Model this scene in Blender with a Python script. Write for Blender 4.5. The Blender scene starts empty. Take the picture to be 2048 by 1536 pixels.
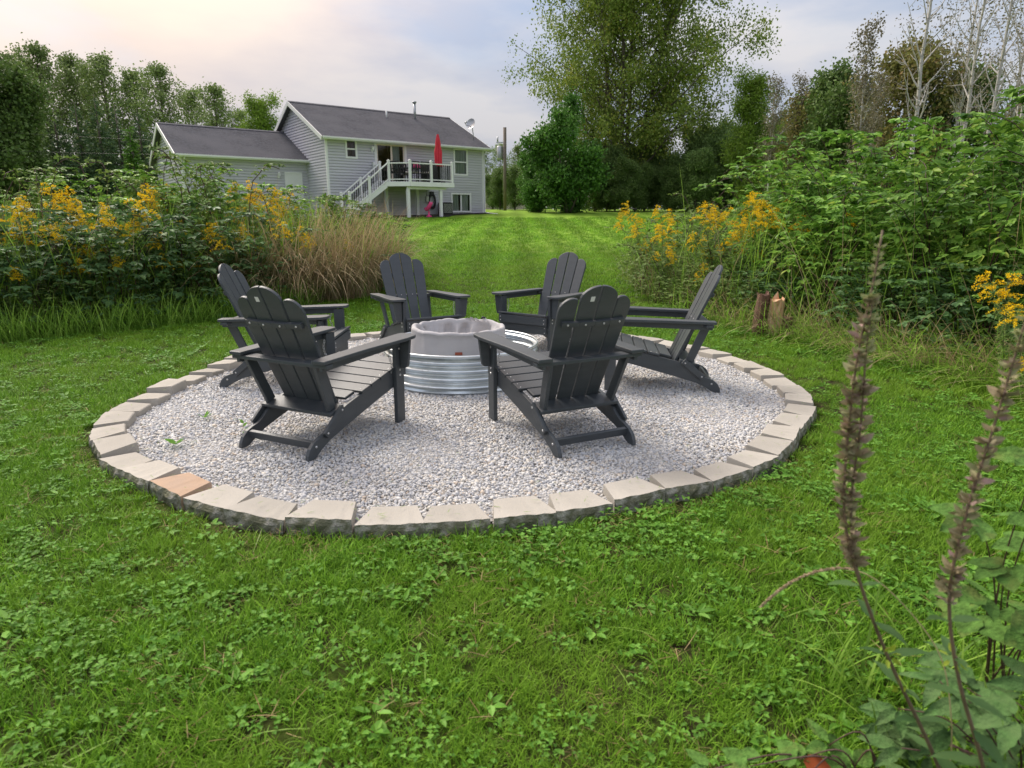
import bpy, bmesh, math, random
import numpy as np
from mathutils import Matrix, Vector

R = math.radians
rng = np.random.default_rng(7)
random.seed(7)
scene = bpy.context.scene
COL = scene.collection

# ------------------------------------------------------------------ camera
CAM_H = 1.30
cam_d = bpy.data.cameras.new('camera')
cam = bpy.data.objects.new('camera', cam_d)
COL.objects.link(cam)
cam.location = (0, 0, CAM_H)
cam.rotation_euler = (R(90 - 14.3), 0, 0)
cam_d.sensor_width = 36
cam_d.lens = 1300 / 2048 * 36
cam_d.clip_start = 0.05
cam_d.clip_end = 2000
cam_d.dof.use_dof = True
cam_d.dof.focus_distance = 6.0
cam_d.dof.aperture_fstop = 4.4
scene.camera = cam

# ------------------------------------------------------------------ sky, sun, exposure
SUN_AZ, SUN_EL = R(-42), R(46)          # azimuth from +Y towards +X
sun_dir = Vector((math.sin(SUN_AZ) * math.cos(SUN_EL), math.cos(SUN_AZ) * math.cos(SUN_EL), math.sin(SUN_EL)))
world = bpy.data.worlds.new('World')
scene.world = world
world.use_nodes = True
wn, wl = world.node_tree.nodes, world.node_tree.links
wn.clear()


def node(nodes, kind, **kw):
    n = nodes.new(kind)
    for k, v in kw.items():
        setattr(n, k, v)
    return n


w_out = node(wn, 'ShaderNodeOutputWorld')
w_mix = node(wn, 'ShaderNodeMixShader')
w_sky = node(wn, 'ShaderNodeTexSky', sky_type='NISHITA', sun_disc=False, sun_elevation=SUN_EL, sun_rotation=SUN_AZ)
w_b1 = node(wn, 'ShaderNodeBackground')
w_b1.inputs['Strength'].default_value = 0.05
w_b2 = node(wn, 'ShaderNodeBackground')
w_b2.inputs['Strength'].default_value = 0.245
w_tc = node(wn, 'ShaderNodeTexCoord')
w_map = node(wn, 'ShaderNodeMapping')
w_map.inputs['Scale'].default_value = (1.0, 1.0, 3.2)
w_map.inputs['Rotation'].default_value = (0, R(14), 0)
w_n1 = node(wn, 'ShaderNodeTexNoise')
w_n1.inputs['Scale'].default_value = 1.7
w_n1.inputs['Detail'].default_value = 7
w_n1.inputs['Roughness'].default_value = 0.52
w_n1.inputs['Distortion'].default_value = 0.35
w_cov = node(wn, 'ShaderNodeMapRange')
w_cov.inputs['From Min'].default_value = 0.40
w_cov.inputs['From Max'].default_value = 0.56
w_cov.inputs['To Min'].default_value = 0.45
w_cov.inputs['To Max'].default_value = 0.985
w_n2 = node(wn, 'ShaderNodeTexNoise')
w_n2.inputs['Scale'].default_value = 3.1
w_n2.inputs['Detail'].default_value = 6
w_ccr = node(wn, 'ShaderNodeValToRGB')
w_ccr.color_ramp.elements[0].position = 0.38
w_ccr.color_ramp.elements[0].color = (0.62, 0.69, 0.87, 1)
w_ccr.color_ramp.elements[1].position = 0.60
w_ccr.color_ramp.elements[1].color = (0.97, 0.95, 0.98, 1)
w_dot = node(wn, 'ShaderNodeVectorMath', operation='DOT_PRODUCT')
w_dot.inputs[1].default_value = sun_dir
w_glow = node(wn, 'ShaderNodeMapRange', interpolation_type='SMOOTHSTEP')
w_glow.inputs['From Min'].default_value = 0.66
w_glow.inputs['From Max'].default_value = 1.0
w_gm = node(wn, 'ShaderNodeMix', data_type='RGBA')
w_gm.inputs[7].default_value = (2.0, 1.46, 1.02, 1)
wl.new(w_tc.outputs['Generated'], w_map.inputs['Vector'])
wl.new(w_map.outputs[0], w_n1.inputs['Vector'])
wl.new(w_map.outputs[0], w_n2.inputs['Vector'])
wl.new(w_n1.outputs['Fac'], w_cov.inputs['Value'])
wl.new(w_n2.outputs['Fac'], w_ccr.inputs['Fac'])
wl.new(w_tc.outputs['Generated'], w_dot.inputs[0])
wl.new(w_dot.outputs['Value'], w_glow.inputs['Value'])
wl.new(w_glow.outputs[0], w_gm.inputs[0])
wl.new(w_ccr.outputs['Color'], w_gm.inputs[6])
w_sep = node(wn, 'ShaderNodeSeparateXYZ')
wl.new(w_tc.outputs['Generated'], w_sep.inputs[0])
w_cie = node(wn, 'ShaderNodeMapRange')          # an overcast sky brightens towards the zenith
w_cie.inputs['From Min'].default_value = 0.0
w_cie.inputs['From Max'].default_value = 1.0
w_cie.inputs['To Min'].default_value = 0.92
w_cie.inputs['To Max'].default_value = 2.76
wl.new(w_sep.outputs['Z'], w_cie.inputs['Value'])
w_sc = node(wn, 'ShaderNodeVectorMath', operation='SCALE')
wl.new(w_gm.outputs[2], w_sc.inputs[0])
wl.new(w_cie.outputs[0], w_sc.inputs['Scale'])
wl.new(w_sc.outputs[0], w_b2.inputs['Color'])
wl.new(w_sky.outputs[0], w_b1.inputs['Color'])
wl.new(w_cov.outputs[0], w_mix.inputs[0])
wl.new(w_b1.outputs[0], w_mix.inputs[1])
wl.new(w_b2.outputs[0], w_mix.inputs[2])
wl.new(w_mix.outputs[0], w_out.inputs['Surface'])

sun_l = bpy.data.lights.new('sun', 'SUN')
sun_l.energy = 1.5
sun_l.angle = R(30)
sun_l.color = (1.0, 0.95, 0.88)
sun = bpy.data.objects.new('sun', sun_l)
COL.objects.link(sun)
sun.rotation_euler = sun_dir.to_track_quat('Z', 'Y').to_euler()
sun.location = (-20, 20, 30)

vs = scene.view_settings
vs.view_transform = 'Standard'
vs.look = 'None'
vs.exposure = 1.32
vs.gamma = 1.0


# ------------------------------------------------------------------ helpers: tags, meshes
def tag(o, label=None, cat=None, group=None, kind=None):
    if label: o['label'] = label
    if cat: o['category'] = cat
    if group: o['group'] = group
    if kind: o['kind'] = kind
    return o


def empty(name, loc=(0, 0, 0), rz=0.0, scale=1.0):
    o = bpy.data.objects.new(name, None)
    COL.objects.link(o)
    o.location = loc
    o.rotation_euler = (0, 0, rz)
    o.scale = (scale,) * 3
    o.empty_display_size = 0.2
    return o


def add(name, mesh, parent=None):
    o = bpy.data.objects.new(name, mesh)
    COL.objects.link(o)
    if parent is not None:
        o.parent = parent
    return o


def copy_tree(o, parent=None):
    c = o.copy()
    COL.objects.link(c)
    c.parent = parent
    for ch in [k for k in o.children]:
        copy_tree(ch, c)
    return c


class G:
    """collects vertex / face arrays and builds one mesh quickly"""

    def __init__(self):
        self.V, self.F, self.M, self.K, self.n = [], [], [], [], 0

    def add(self, V, Fs, mat=0, rnd=None):
        V = np.asarray(V, float).reshape(-1, 3)
        if not isinstance(Fs, list): Fs = [Fs]
        for F in Fs:
            F = np.asarray(F, int)
            if len(F) == 0: continue
            self.F.append(F + self.n)
            self.M.append(np.full(len(F), mat, int))
            if rnd is None: k = np.full(len(F), 0.5)
            elif np.ndim(rnd) == 0: k = np.full(len(F), float(rnd))
            else:
                k = np.asarray(rnd, float)
                if len(k) != len(F): k = np.repeat(k, len(F) // len(k))
            self.K.append(k)
        self.V.append(V)
        self.n += len(V)
        return self

    def mesh(self, name, mats, smooth=False):
        V = np.concatenate(self.V)
        me = bpy.data.meshes.new(name)
        nf = [len(f) for f in self.F]
        ks = [f.shape[1] for f in self.F]
        loops = np.concatenate([f.ravel() for f in self.F])
        tot = np.concatenate([np.full(n, k) for n, k in zip(nf, ks)])
        start = np.concatenate([[0], np.cumsum(tot)[:-1]])
        me.vertices.add(len(V)); me.vertices.foreach_set('co', V.ravel().astype(np.float32))
        me.loops.add(len(loops)); me.loops.foreach_set('vertex_index', loops.astype(np.int32))
        me.polygons.add(len(tot))
        me.polygons.foreach_set('loop_start', start.astype(np.int32))
        try: me.polygons.foreach_set('loop_total', tot.astype(np.int32))
        except Exception: pass
        me.polygons.foreach_set('material_index', np.concatenate(self.M).astype(np.int32))
        me.polygons.foreach_set('use_smooth', np.full(len(tot), smooth, bool))
        a = me.attributes.new('rnd', 'FLOAT', 'FACE')
        a.data.foreach_set('value', np.concatenate(self.K).astype(np.float32))
        for m in (mats if isinstance(mats, (list, tuple)) else [mats]):
            me.materials.append(m)
        me.update(calc_edges=True)
        me.validate()
        return me

    def build(self, name, mats, parent=None, smooth=False):
        return add(name, self.mesh(name, mats, smooth), parent)


BOXF = np.array([(0, 3, 2, 1), (4, 5, 6, 7), (0, 1, 5, 4), (1, 2, 6, 5), (2, 3, 7, 6), (3, 0, 4, 7)])


def box_vf(x0, x1, y0, y1, z0, z1):
    return np.array([(x0, y0, z0), (x1, y0, z0), (x1, y1, z0), (x0, y1, z0), (x0, y0, z1), (x1, y0, z1), (x1, y1, z1), (x0, y1, z1)], float), BOXF


def bar_vf(p, q, w, t, up=(0, 0, 1)):
    """rectangular bar from p to q: w across (perp. to up), t along up"""
    p, q, up = np.array(p, float), np.array(q, float), np.array(up, float)
    d = q - p
    d /= np.linalg.norm(d)
    s = np.cross(d, up)
    s /= np.linalg.norm(s)
    u = np.cross(s, d)
    V = []
    for e in (p, q):
        for a, b in ((-1, -1), (1, -1), (1, 1), (-1, 1)):
            V.append(e + s * a * w / 2 + u * b * t / 2)
    return np.array(V), np.array([(0, 1, 2, 3), (7, 6, 5, 4), (0, 4, 5, 1), (1, 5, 6, 2), (2, 6, 7, 3), (3, 7, 4, 0)])


def tube_vf(P, rad, k=6, cap=True):
    P = np.asarray(P, float)
    n = len(P)
    rad = np.broadcast_to(np.asarray(rad, float), (n,))
    T = np.gradient(P, axis=0)
    T /= np.linalg.norm(T, axis=1)[:, None] + 1e-9
    ref = np.array((0.31, 0.17, 0.94)) if abs(T[0, 2]) < 0.8 else np.array((0.95, 0.2, 0.1))
    S = np.cross(T, ref)
    S /= np.linalg.norm(S, axis=1)[:, None] + 1e-9
    U = np.cross(S, T)
    a = np.arange(k) * 2 * math.pi / k
    V = P[:, None, :] + rad[:, None, None] * (np.cos(a)[None, :, None] * S[:, None, :] + np.sin(a)[None, :, None] * U[:, None, :])
    i = np.arange(n - 1)[:, None] * k
    j = np.arange(k)[None, :]
    j2 = (j + 1) % k
    F = np.stack([i + j, i + j2, i + k + j2, i + k + j], -1).reshape(-1, 4)
    Fs = [F]
    if cap:
        Fs.append(np.array([list(range(k))[::-1], [(n - 1) * k + q for q in range(k)]]))
    return V.reshape(-1, 3), Fs


def lathe_vf(prof, k=64, cx=0, cy=0, closed=False):
    prof = np.asarray(prof, float)
    a = np.arange(k) * 2 * math.pi / k
    V = np.stack([cx + prof[:, None, 0] * np.cos(a), cy + prof[:, None, 0] * np.sin(a), np.repeat(prof[:, 1][:, None], k, 1)], -1)
    n = len(prof)
    i = np.arange(n - 1)[:, None] * k
    j = np.arange(k)[None, :]
    j2 = (j + 1) % k
    F = np.stack([i + j, i + j2, i + k + j2, i + k + j], -1).reshape(-1, 4)
    return V.reshape(-1, 3), [F]


def bev_mesh(name, vfs, mats, bevel=0.0, seg=1, smooth=False):
    """a mesh of solids, with bevelled edges"""
    bm = bmesh.new()
    for V, Fs in vfs:
        if not isinstance(Fs, list): Fs = [Fs]
        vs_ = [bm.verts.new(v) for v in V]
        for F in Fs:
            for f in F:
                try: bm.faces.new([vs_[i] for i in f])
                except ValueError: pass
    bmesh.ops.recalc_face_normals(bm, faces=bm.faces)
    if bevel > 0:
        ed = [e for e in bm.edges if len(e.link_faces) == 2 and e.calc_face_angle(0) > 0.6]
        bmesh.ops.bevel(bm, geom=ed, offset=bevel, segments=seg, affect='EDGES', profile=0.6, clamp_overlap=True)
    me = bpy.data.meshes.new(name)
    bm.to_mesh(me)
    bm.free()
    for m in (mats if isinstance(mats, (list, tuple)) else [mats]): me.materials.append(m)
    if smooth:
        for p_ in me.polygons: p_.use_smooth = True
    return me


def prism_vf(pts, t, M=Matrix.Identity(4)):
    """polygon in local XY extruded along local Z by t (centred), moved by M"""
    n = len(pts)
    V = [M @ Vector((x, y, -t / 2)) for x, y in pts] + [M @ Vector((x, y, t / 2)) for x, y in pts]
    q = np.array([(i, (i + 1) % n, n + (i + 1) % n, n + i) for i in range(n)])
    return np.array([tuple(v) for v in V]), [np.array([list(range(n))[::-1]]), np.array([list(range(n, 2 * n))]), q]


# ------------------------------------------------------------------ helpers: materials
def base_mat(name):
    m = bpy.data.materials.new(name)
    m.use_nodes = True
    m.node_tree.nodes.clear()
    return m, m.node_tree.nodes, m.node_tree.links


def mk(name, col, rough=0.6, var=0.12, scale=12.0, bump=0.0, bscale=60.0, metal=0.0, spec=0.5, stretch=(1, 1, 1), col2=None, scale2=None, world_=False, thresh=(0.35, 0.65), orand=0.0):
    m, n, l = base_mat(name)
    out = node(n, 'ShaderNodeOutputMaterial')
    b = node(n, 'ShaderNodeBsdfPrincipled')
    tc = node(n, 'ShaderNodeTexCoord')
    mp = node(n, 'ShaderNodeMapping')
    mp.inputs['Scale'].default_value = stretch
    if world_:
        geo = node(n, 'ShaderNodeNewGeometry')
        l.new(geo.outputs['Position'], mp.inputs['Vector'])
    else:
        l.new(tc.outputs['Object'], mp.inputs['Vector'])
    nz = node(n, 'ShaderNodeTexNoise')
    nz.inputs['Scale'].default_value = scale
    nz.inputs['Detail'].default_value = 6
    nz.inputs['Roughness'].default_value = 0.6
    l.new(mp.outputs[0], nz.inputs['Vector'])
    cr = node(n, 'ShaderNodeValToRGB')
    c = np.array(col[:3])
    lo, hi = np.clip(c * (1 - var), 0, 1), np.clip(c * (1 + var), 0, 1)
    cr.color_ramp.elements[0].position = 0.3
    cr.color_ramp.elements[1].position = 0.7
    cr.color_ramp.elements[0].color = (*lo, 1)
    cr.color_ramp.elements[1].color = (*hi, 1)
    l.new(nz.outputs['Fac'], cr.inputs['Fac'])
    colout = cr.outputs['Color']
    if col2 is not None:
        n2 = node(n, 'ShaderNodeTexNoise')
        n2.inputs['Scale'].default_value = scale2 or scale * 0.3
        n2.inputs['Detail'].default_value = 5
        l.new(mp.outputs[0], n2.inputs['Vector'])
        mr = node(n, 'ShaderNodeMapRange')
        mr.inputs['From Min'].default_value, mr.inputs['From Max'].default_value = thresh
        l.new(n2.outputs['Fac'], mr.inputs['Value'])
        mx = node(n, 'ShaderNodeMix', data_type='RGBA')
        l.new(mr.outputs[0], mx.inputs[0])
        l.new(colout, mx.inputs[6])
        mx.inputs[7].default_value = (*col2[:3], 1)
        colout = mx.outputs[2]
    if orand > 0:
        oi = node(n, 'ShaderNodeObjectInfo')
        hs = node(n, 'ShaderNodeHueSaturation')
        mr2 = node(n, 'ShaderNodeMapRange')
        mr2.inputs['To Min'].default_value = 1 - orand
        mr2.inputs['To Max'].default_value = 1 + orand
        l.new(oi.outputs['Random'], mr2.inputs['Value'])
        l.new(mr2.outputs[0], hs.inputs['Value'])
        l.new(colout, hs.inputs['Color'])
        colout = hs.outputs['Color']
    l.new(colout, b.inputs['Base Color'])
    b.inputs['Roughness'].default_value = rough
    b.inputs['Metallic'].default_value = metal
    b.inputs['Specular IOR Level'].default_value = spec
    if bump > 0:
        n3 = node(n, 'ShaderNodeTexNoise')
        n3.inputs['Scale'].default_value = bscale
        n3.inputs['Detail'].default_value = 5
        l.new(mp.outputs[0], n3.inputs['Vector'])
        bp = node(n, 'ShaderNodeBump')
        bp.inputs['Strength'].default_value = bump
        bp.inputs['Distance'].default_value = 0.01
        l.new(n3.outputs['Fac'], bp.inputs['Height'])
        l.new(bp.outputs[0], b.inputs['Normal'])
    l.new(b.outputs[0], out.inputs['Surface'])
    return m


def leaf_mat(name, cols, trans=0.3, rough=0.5, orand=0.12, patch=None, patch_scale=0.6, stripes=False, spec=0.14, gain=1.6):
    """colour by the per-leaf 'rnd' attribute; optional patchiness over the ground"""
    m, n, l = base_mat(name)
    out = node(n, 'ShaderNodeOutputMaterial')
    b = node(n, 'ShaderNodeBsdfPrincipled')
    b.inputs['Roughness'].default_value = rough
    b.inputs['Specular IOR Level'].default_value = spec
    at = node(n, 'ShaderNodeAttribute', attribute_name='rnd')
    cr = node(n, 'ShaderNodeValToRGB')
    el = cr.color_ramp.elements
    while len(el) < len(cols): el.new(0.5)
    for i, c in enumerate(cols):
        c = tuple(min(0.9, q * gain) for q in c)
        el[i].position = i / (len(cols) - 1)
        el[i].color = (*c, 1)
    l.new(at.outputs['Fac'], cr.inputs['Fac'])
    c_out = cr.outputs['Color']
    oi = node(n, 'ShaderNodeObjectInfo')
    hs = node(n, 'ShaderNodeHueSaturation')
    mr = node(n, 'ShaderNodeMapRange')
    mr.inputs['To Min'].default_value = 1 - orand
    mr.inputs['To Max'].default_value = 1 + orand
    l.new(oi.outputs['Random'], mr.inputs['Value'])
    l.new(mr.outputs[0], hs.inputs['Value'])
    l.new(c_out, hs.inputs['Color'])
    c_out = hs.outputs['Color']
    if patch or stripes:
        geo = node(n, 'ShaderNodeNewGeometry')
    if patch:
        nz = node(n, 'ShaderNodeTexNoise')
        nz.inputs['Scale'].default_value = patch_scale
        nz.inputs['Detail'].default_value = 4
        l.new(geo.outputs['Position'], nz.inputs['Vector'])
        m2 = node(n, 'ShaderNodeMapRange')
        m2.inputs['From Min'].default_value, m2.inputs['From Max'].default_value = 0.42, 0.62
        m2.inputs['To Max'].default_value = 0.6
        l.new(nz.outputs['Fac'], m2.inputs['Value'])
        mx = node(n, 'ShaderNodeMix', data_type='RGBA')
        l.new(m2.outputs[0], mx.inputs[0])
        l.new(c_out, mx.inputs[6])
        mx.inputs[7].default_value = (*patch, 1)
        c_out = mx.outputs[2]
    if stripes:
        c_out = add_stripes(n, l, geo.outputs['Position'], c_out)
    l.new(c_out, b.inputs['Base Color'])
    tr = node(n, 'ShaderNodeBsdfTranslucent')
    l.new(c_out, tr.inputs['Color'])
    ms = node(n, 'ShaderNodeMixShader')
    ms.inputs[0].default_value = trans
    l.new(b.outputs[0], ms.inputs[1])
    l.new(tr.outputs[0], ms.inputs[2])
    l.new(ms.outputs[0], out.inputs['Surface'])
    return m


def add_stripes(n, l, pos, c_in):
    """sheen of mower-laid grass, painted as lighter and darker bands up the slope"""
    sp = node(n, 'ShaderNodeSeparateXYZ')
    l.new(pos, sp.inputs[0])
    wob = node(n, 'ShaderNodeTexNoise')
    wob.inputs['Scale'].default_value = 0.25
    l.new(pos, wob.inputs['Vector'])
    a = node(n, 'ShaderNodeMath', operation='MULTIPLY_ADD')
    l.new(wob.outputs['Fac'], a.inputs[0])
    a.inputs[1].default_value = 0.9
    l.new(sp.outputs['X'], a.inputs[2])
    s = node(n, 'ShaderNodeMath', operation='MULTIPLY')
    l.new(a.outputs[0], s.inputs[0])
    s.inputs[1].default_value = 2 * math.pi / 1.05
    sn = node(n, 'ShaderNodeMath', operation='SINE')
    l.new(s.outputs[0], sn.inputs[0])
    far = node(n, 'ShaderNodeMapRange')
    far.inputs['From Min'].default_value, far.inputs['From Max'].default_value = 8.5, 13
    l.new(sp.outputs['Y'], far.inputs['Value'])
    mu = node(n, 'ShaderNodeMath', operation='MULTIPLY')
    l.new(sn.outputs[0], mu.inputs[0])
    l.new(far.outputs[0], mu.inputs[1])
    v = node(n, 'ShaderNodeMath', operation='MULTIPLY_ADD')
    l.new(mu.outputs[0], v.inputs[0])
    v.inputs[1].default_value = 0.15
    v.inputs[2].default_value = 1.0
    hs = node(n, 'ShaderNodeHueSaturation')
    l.new(v.outputs[0], hs.inputs['Value'])
    l.new(c_in, hs.inputs['Color'])
    return hs.outputs['Color']


M = {}
M['plastic'] = mk('chair_plastic', (0.056, 0.065, 0.073), 0.45, 0.10, 6, 0.12, 90, stretch=(1, 1, 6), orand=0.05)
M['steel'] = mk('bolt_steel', (0.62, 0.62, 0.62), 0.3, 0.1, 30, metal=1.0)
M['chain'] = mk('chain_steel', (0.55, 0.55, 0.56), 0.35, 0.2, 80, metal=1.0)
M['sticker'] = mk('sticker_paper', (0.75, 0.75, 0.74), 0.5, 0.05)
M['block'] = mk('block_concrete', (0.46, 0.43, 0.38), 0.9, 0.12, 9, 0.35, 160, col2=(0.40, 0.375, 0.33), scale2=4, orand=0.10, spec=0.2)
M['block_tan'] = mk('block_tan_concrete', (0.46, 0.32, 0.22), 0.9, 0.14, 14, 0.35, 160, col2=(0.42, 0.31, 0.235), scale2=6, spec=0.2)
M['block_face'] = mk('block_split_face', (0.35, 0.335, 0.29), 0.95, 0.4, 45, 1.0, 110, col2=(0.15, 0.15, 0.10), scale2=22, thresh=(0.42, 0.58), spec=0.2)
M['galv'] = mk('galvanised_steel', (0.70, 0.755, 0.78), 0.30, 0.10, 22, 0.02, 40, metal=0.9, col2=(0.62, 0.67, 0.70), scale2=9)
M['canvas'] = mk('cover_canvas', (0.46, 0.455, 0.47), 0.85, 0.08, 5, 0.35, 420, spec=0.25, col2=(0.50, 0.48, 0.475), scale2=2.2)
M['leather'] = mk('tag_leather', (0.30, 0.07, 0.035), 0.6, 0.15)
M['black'] = mk('black_plastic', (0.012, 0.012, 0.014), 0.5, 0.2)
M['siding'] = mk('vinyl_siding', (0.56, 0.55, 0.61), 0.5, 0.06, 1.5, 0.05, 80, stretch=(0.3, 0.3, 3), spec=0.3)
M['white'] = mk('white_vinyl', (0.78, 0.78, 0.78), 0.45, 0.04, 3, spec=0.4)
M['almond'] = mk('almond_trim', (0.70, 0.62, 0.50), 0.5, 0.05, 3)
M['shingle'] = mk('asphalt_shingle', (0.086, 0.087, 0.102), 0.95, 0.35, 7, 0.5, 40, col2=(0.115, 0.114, 0.130), scale2=0.8, spec=0.2)
M['glass'] = None
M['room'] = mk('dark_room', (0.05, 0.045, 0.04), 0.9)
M['curtain'] = mk('curtain_cloth', (0.50, 0.56, 0.53), 0.9, 0.08, 6, stretch=(4, 4, 0.4))
M['red'] = mk('umbrella_cloth', (0.62, 0.035, 0.06), 0.8, 0.2, 9, stretch=(3, 3, 0.5))
M['pink'] = mk('pink_plastic', (0.85, 0.06, 0.26), 0.4, 0.08)
M['pale_cloth'] = mk('pale_cushion', (0.75, 0.68, 0.66), 0.8, 0.1)
M['mulch'] = mk('mulch', (0.020, 0.014, 0.011), 0.95, 0.5, 14, 1.0, 40)
M['pole'] = mk('pole_wood', (0.20, 0.165, 0.135), 0.9, 0.2, 5, 0.5, 40, stretch=(6, 6, 0.5))
M['bark'] = mk('bark', (0.12, 0.10, 0.08), 0.95, 0.3, 6, 0.8, 30, stretch=(3, 3, 0.7))
M['aspen_bark'] = mk('aspen_bark', (0.50, 0.48, 0.45), 0.85, 0.12, 5, 0.3, 30, stretch=(1, 1, 4), col2=(0.16, 0.14, 0.13), scale2=7, thresh=(0.60, 0.68))
M['cane'] = mk('bramble_cane', (0.075, 0.035, 0.028), 0.6, 0.3, 12)
M['stem'] = mk('green_stem', (0.10, 0.13, 0.045), 0.6, 0.3, 12)
M['redstem'] = mk('red_stem', (0.16, 0.11, 0.065), 0.6, 0.3, 30)
M['wood'] = mk('split_wood', (0.60, 0.30, 0.15), 0.8, 0.25, 9, 0.7, 40, stretch=(5, 5, 0.8), col2=(0.66, 0.47, 0.30), scale2=5)
M['logbark'] = mk('log_bark', (0.15, 0.08, 0.055), 0.95, 0.35, 14, 1.0, 40, stretch=(3, 3, 0.6))

M['near_leaf'] = mk('near_bramble_leaf', (0.085, 0.175, 0.036), 0.8, 0.45, 45, 0.6, 130, spec=0.08, col2=(0.15, 0.20, 0.05), scale2=16, thresh=(0.52, 0.72))
M['near_lance'] = mk('near_lance_leaf', (0.066, 0.140, 0.040), 0.8, 0.40, 45, 0.6, 130, spec=0.08, col2=(0.10, 0.17, 0.06), scale2=20)
mg, gn_, gl_ = base_mat('window_glass')
_o = node(gn_, 'ShaderNodeOutputMaterial')
_m = node(gn_, 'ShaderNodeMixShader')
_f = node(gn_, 'ShaderNodeFresnel')
_f.inputs['IOR'].default_value = 1.7
_t = node(gn_, 'ShaderNodeBsdfTransparent')
_t.inputs['Color'].default_value = (0.86, 0.89, 0.88, 1)
_g = node(gn_, 'ShaderNodeBsdfGlossy')
_g.inputs['Roughness'].default_value = 0.03
gl_.new(_f.outputs[0], _m.inputs[0]); gl_.new(_t.outputs[0], _m.inputs[1]); gl_.new(_g.outputs[0], _m.inputs[2]); gl_.new(_m.outputs[0], _o.inputs['Surface'])
M['glass'] = mg

# foliage
M['grass'] = leaf_mat('lawn_grass', [(0.044, 0.105, 0.008), (0.098, 0.212, 0.014), (0.162, 0.295, 0.028)], 0.30, 0.5, 0.16, patch=(0.200, 0.335, 0.030), patch_scale=0.9, stripes=True)
M['clover'] = leaf_mat('clover', [(0.048, 0.122, 0.014), (0.082, 0.190, 0.022), (0.12, 0.24, 0.040)], 0.28, 0.5, 0.15)
M['thatch'] = leaf_mat('thatch', [(0.12, 0.085, 0.035), (0.24, 0.17, 0.075), (0.34, 0.27, 0.13)], 0.2, 0.7, 0.2, gain=1.0)
M['clip'] = leaf_mat('clippings', [(0.14, 0.26, 0.03), (0.20, 0.33, 0.06), (0.30, 0.38, 0.13)], 0.3, 0.5, 0.2, gain=1.0)
M['bramble'] = leaf_mat('bramble_leaf', [(0.040, 0.095, 0.018), (0.082, 0.172, 0.026), (0.145, 0.265, 0.040), (0.22, 0.28, 0.05)], 0.30, 0.45, 0.24)
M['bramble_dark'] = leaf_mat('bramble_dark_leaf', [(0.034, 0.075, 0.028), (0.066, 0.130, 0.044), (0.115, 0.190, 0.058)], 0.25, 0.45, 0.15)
M['longgrass'] = leaf_mat('long_grass', [(0.070, 0.135, 0.020), (0.135, 0.245, 0.030), (0.22, 0.34, 0.06)], 0.32, 0.5, 0.15)
M['drygrass'] = leaf_mat('dry_grass', [(0.20, 0.145, 0.080), (0.36, 0.265, 0.155), (0.47, 0.37, 0.24), (0.18, 0.20, 0.07)], 0.28, 0.7, 0.15, gain=1.3)
M['goldleaf'] = leaf_mat('goldenrod_leaf', [(0.060, 0.105, 0.026), (0.105, 0.165, 0.038), (0.18, 0.23, 0.06)], 0.28, 0.5, 0.15)
M['gold'] = leaf_mat('goldenrod_flower', [(0.80, 0.50, 0.008), (0.90, 0.63, 0.015), (0.95, 0.73, 0.05)], 0.25, 0.7, 0.10, gain=1.0)
M['aster'] = leaf_mat('aster_flower', [(0.6, 0.6, 0.55), (0.75, 0.75, 0.72)], 0.2, 0.7, 0.05, gain=1.0)
M['lyth_leaf'] = leaf_mat('loosestrife_leaf', [(0.045, 0.100, 0.030), (0.080, 0.155, 0.048), (0.12, 0.21, 0.07)], 0.25, 0.45, 0.08, gain=1.0)
M['lyth_bud'] = leaf_mat('loosestrife_seed', [(0.25, 0.20, 0.11), (0.37, 0.30, 0.19), (0.29, 0.31, 0.15), (0.43, 0.29, 0.27)], 0.2, 0.7, 0.05, gain=1.0)
M['lyth_top'] = leaf_mat('loosestrife_bud', [(0.30, 0.33, 0.14), (0.40, 0.42, 0.22)], 0.3, 0.7, 0.05, gain=1.0)
M['lime'] = leaf_mat('lime_leaf', [(0.28, 0.38, 0.03), (0.36, 0.46, 0.06)], 0.3, 0.5, 0.05, gain=1.0)
M['redleaf'] = leaf_mat('red_leaf', [(0.30, 0.045, 0.02), (0.36, 0.09, 0.03)], 0.2, 0.5, 0.05, gain=1.0)
M['strawseed'] = leaf_mat('straw_seedhead', [(0.40, 0.30, 0.19), (0.55, 0.44, 0.30)], 0.2, 0.7, 0.05, gain=1.0)
M['cottonwood'] = leaf_mat('cottonwood_leaf', [(0.066, 0.104, 0.018), (0.110, 0.158, 0.026), (0.165, 0.215, 0.046), (0.24, 0.225, 0.04)], 0.25, 0.42, 0.10)
M['boxelder'] = leaf_mat('boxelder_leaf', [(0.034, 0.086, 0.018), (0.066, 0.150, 0.028), (0.110, 0.220, 0.040)], 0.28, 0.45, 0.1)
M['poplar'] = leaf_mat('poplar_leaf', [(0.080, 0.118, 0.042), (0.130, 0.180, 0.058), (0.195, 0.245, 0.090)], 0.28, 0.45, 0.15)
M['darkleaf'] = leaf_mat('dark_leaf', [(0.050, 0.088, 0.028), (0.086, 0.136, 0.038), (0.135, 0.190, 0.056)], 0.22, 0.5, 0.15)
M['spruce'] = leaf_mat('spruce_needle', [(0.030, 0.056, 0.028), (0.054, 0.092, 0.040), (0.082, 0.128, 0.050)], 0.12, 0.6, 0.15)
M['arbor'] = leaf_mat('arborvitae', [(0.045, 0.105, 0.016), (0.085, 0.165, 0.025)], 0.15, 0.6, 0.1)
M['limetree'] = leaf_mat('willow_leaf', [(0.070, 0.120, 0.018), (0.115, 0.180, 0.026), (0.18, 0.25, 0.04)], 0.3, 0.45, 0.12)
M['russet'] = leaf_mat('russet_leaf', [(0.085, 0.100, 0.032), (0.145, 0.145, 0.045), (0.210, 0.145, 0.058)], 0.28, 0.5, 0.12)
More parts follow.
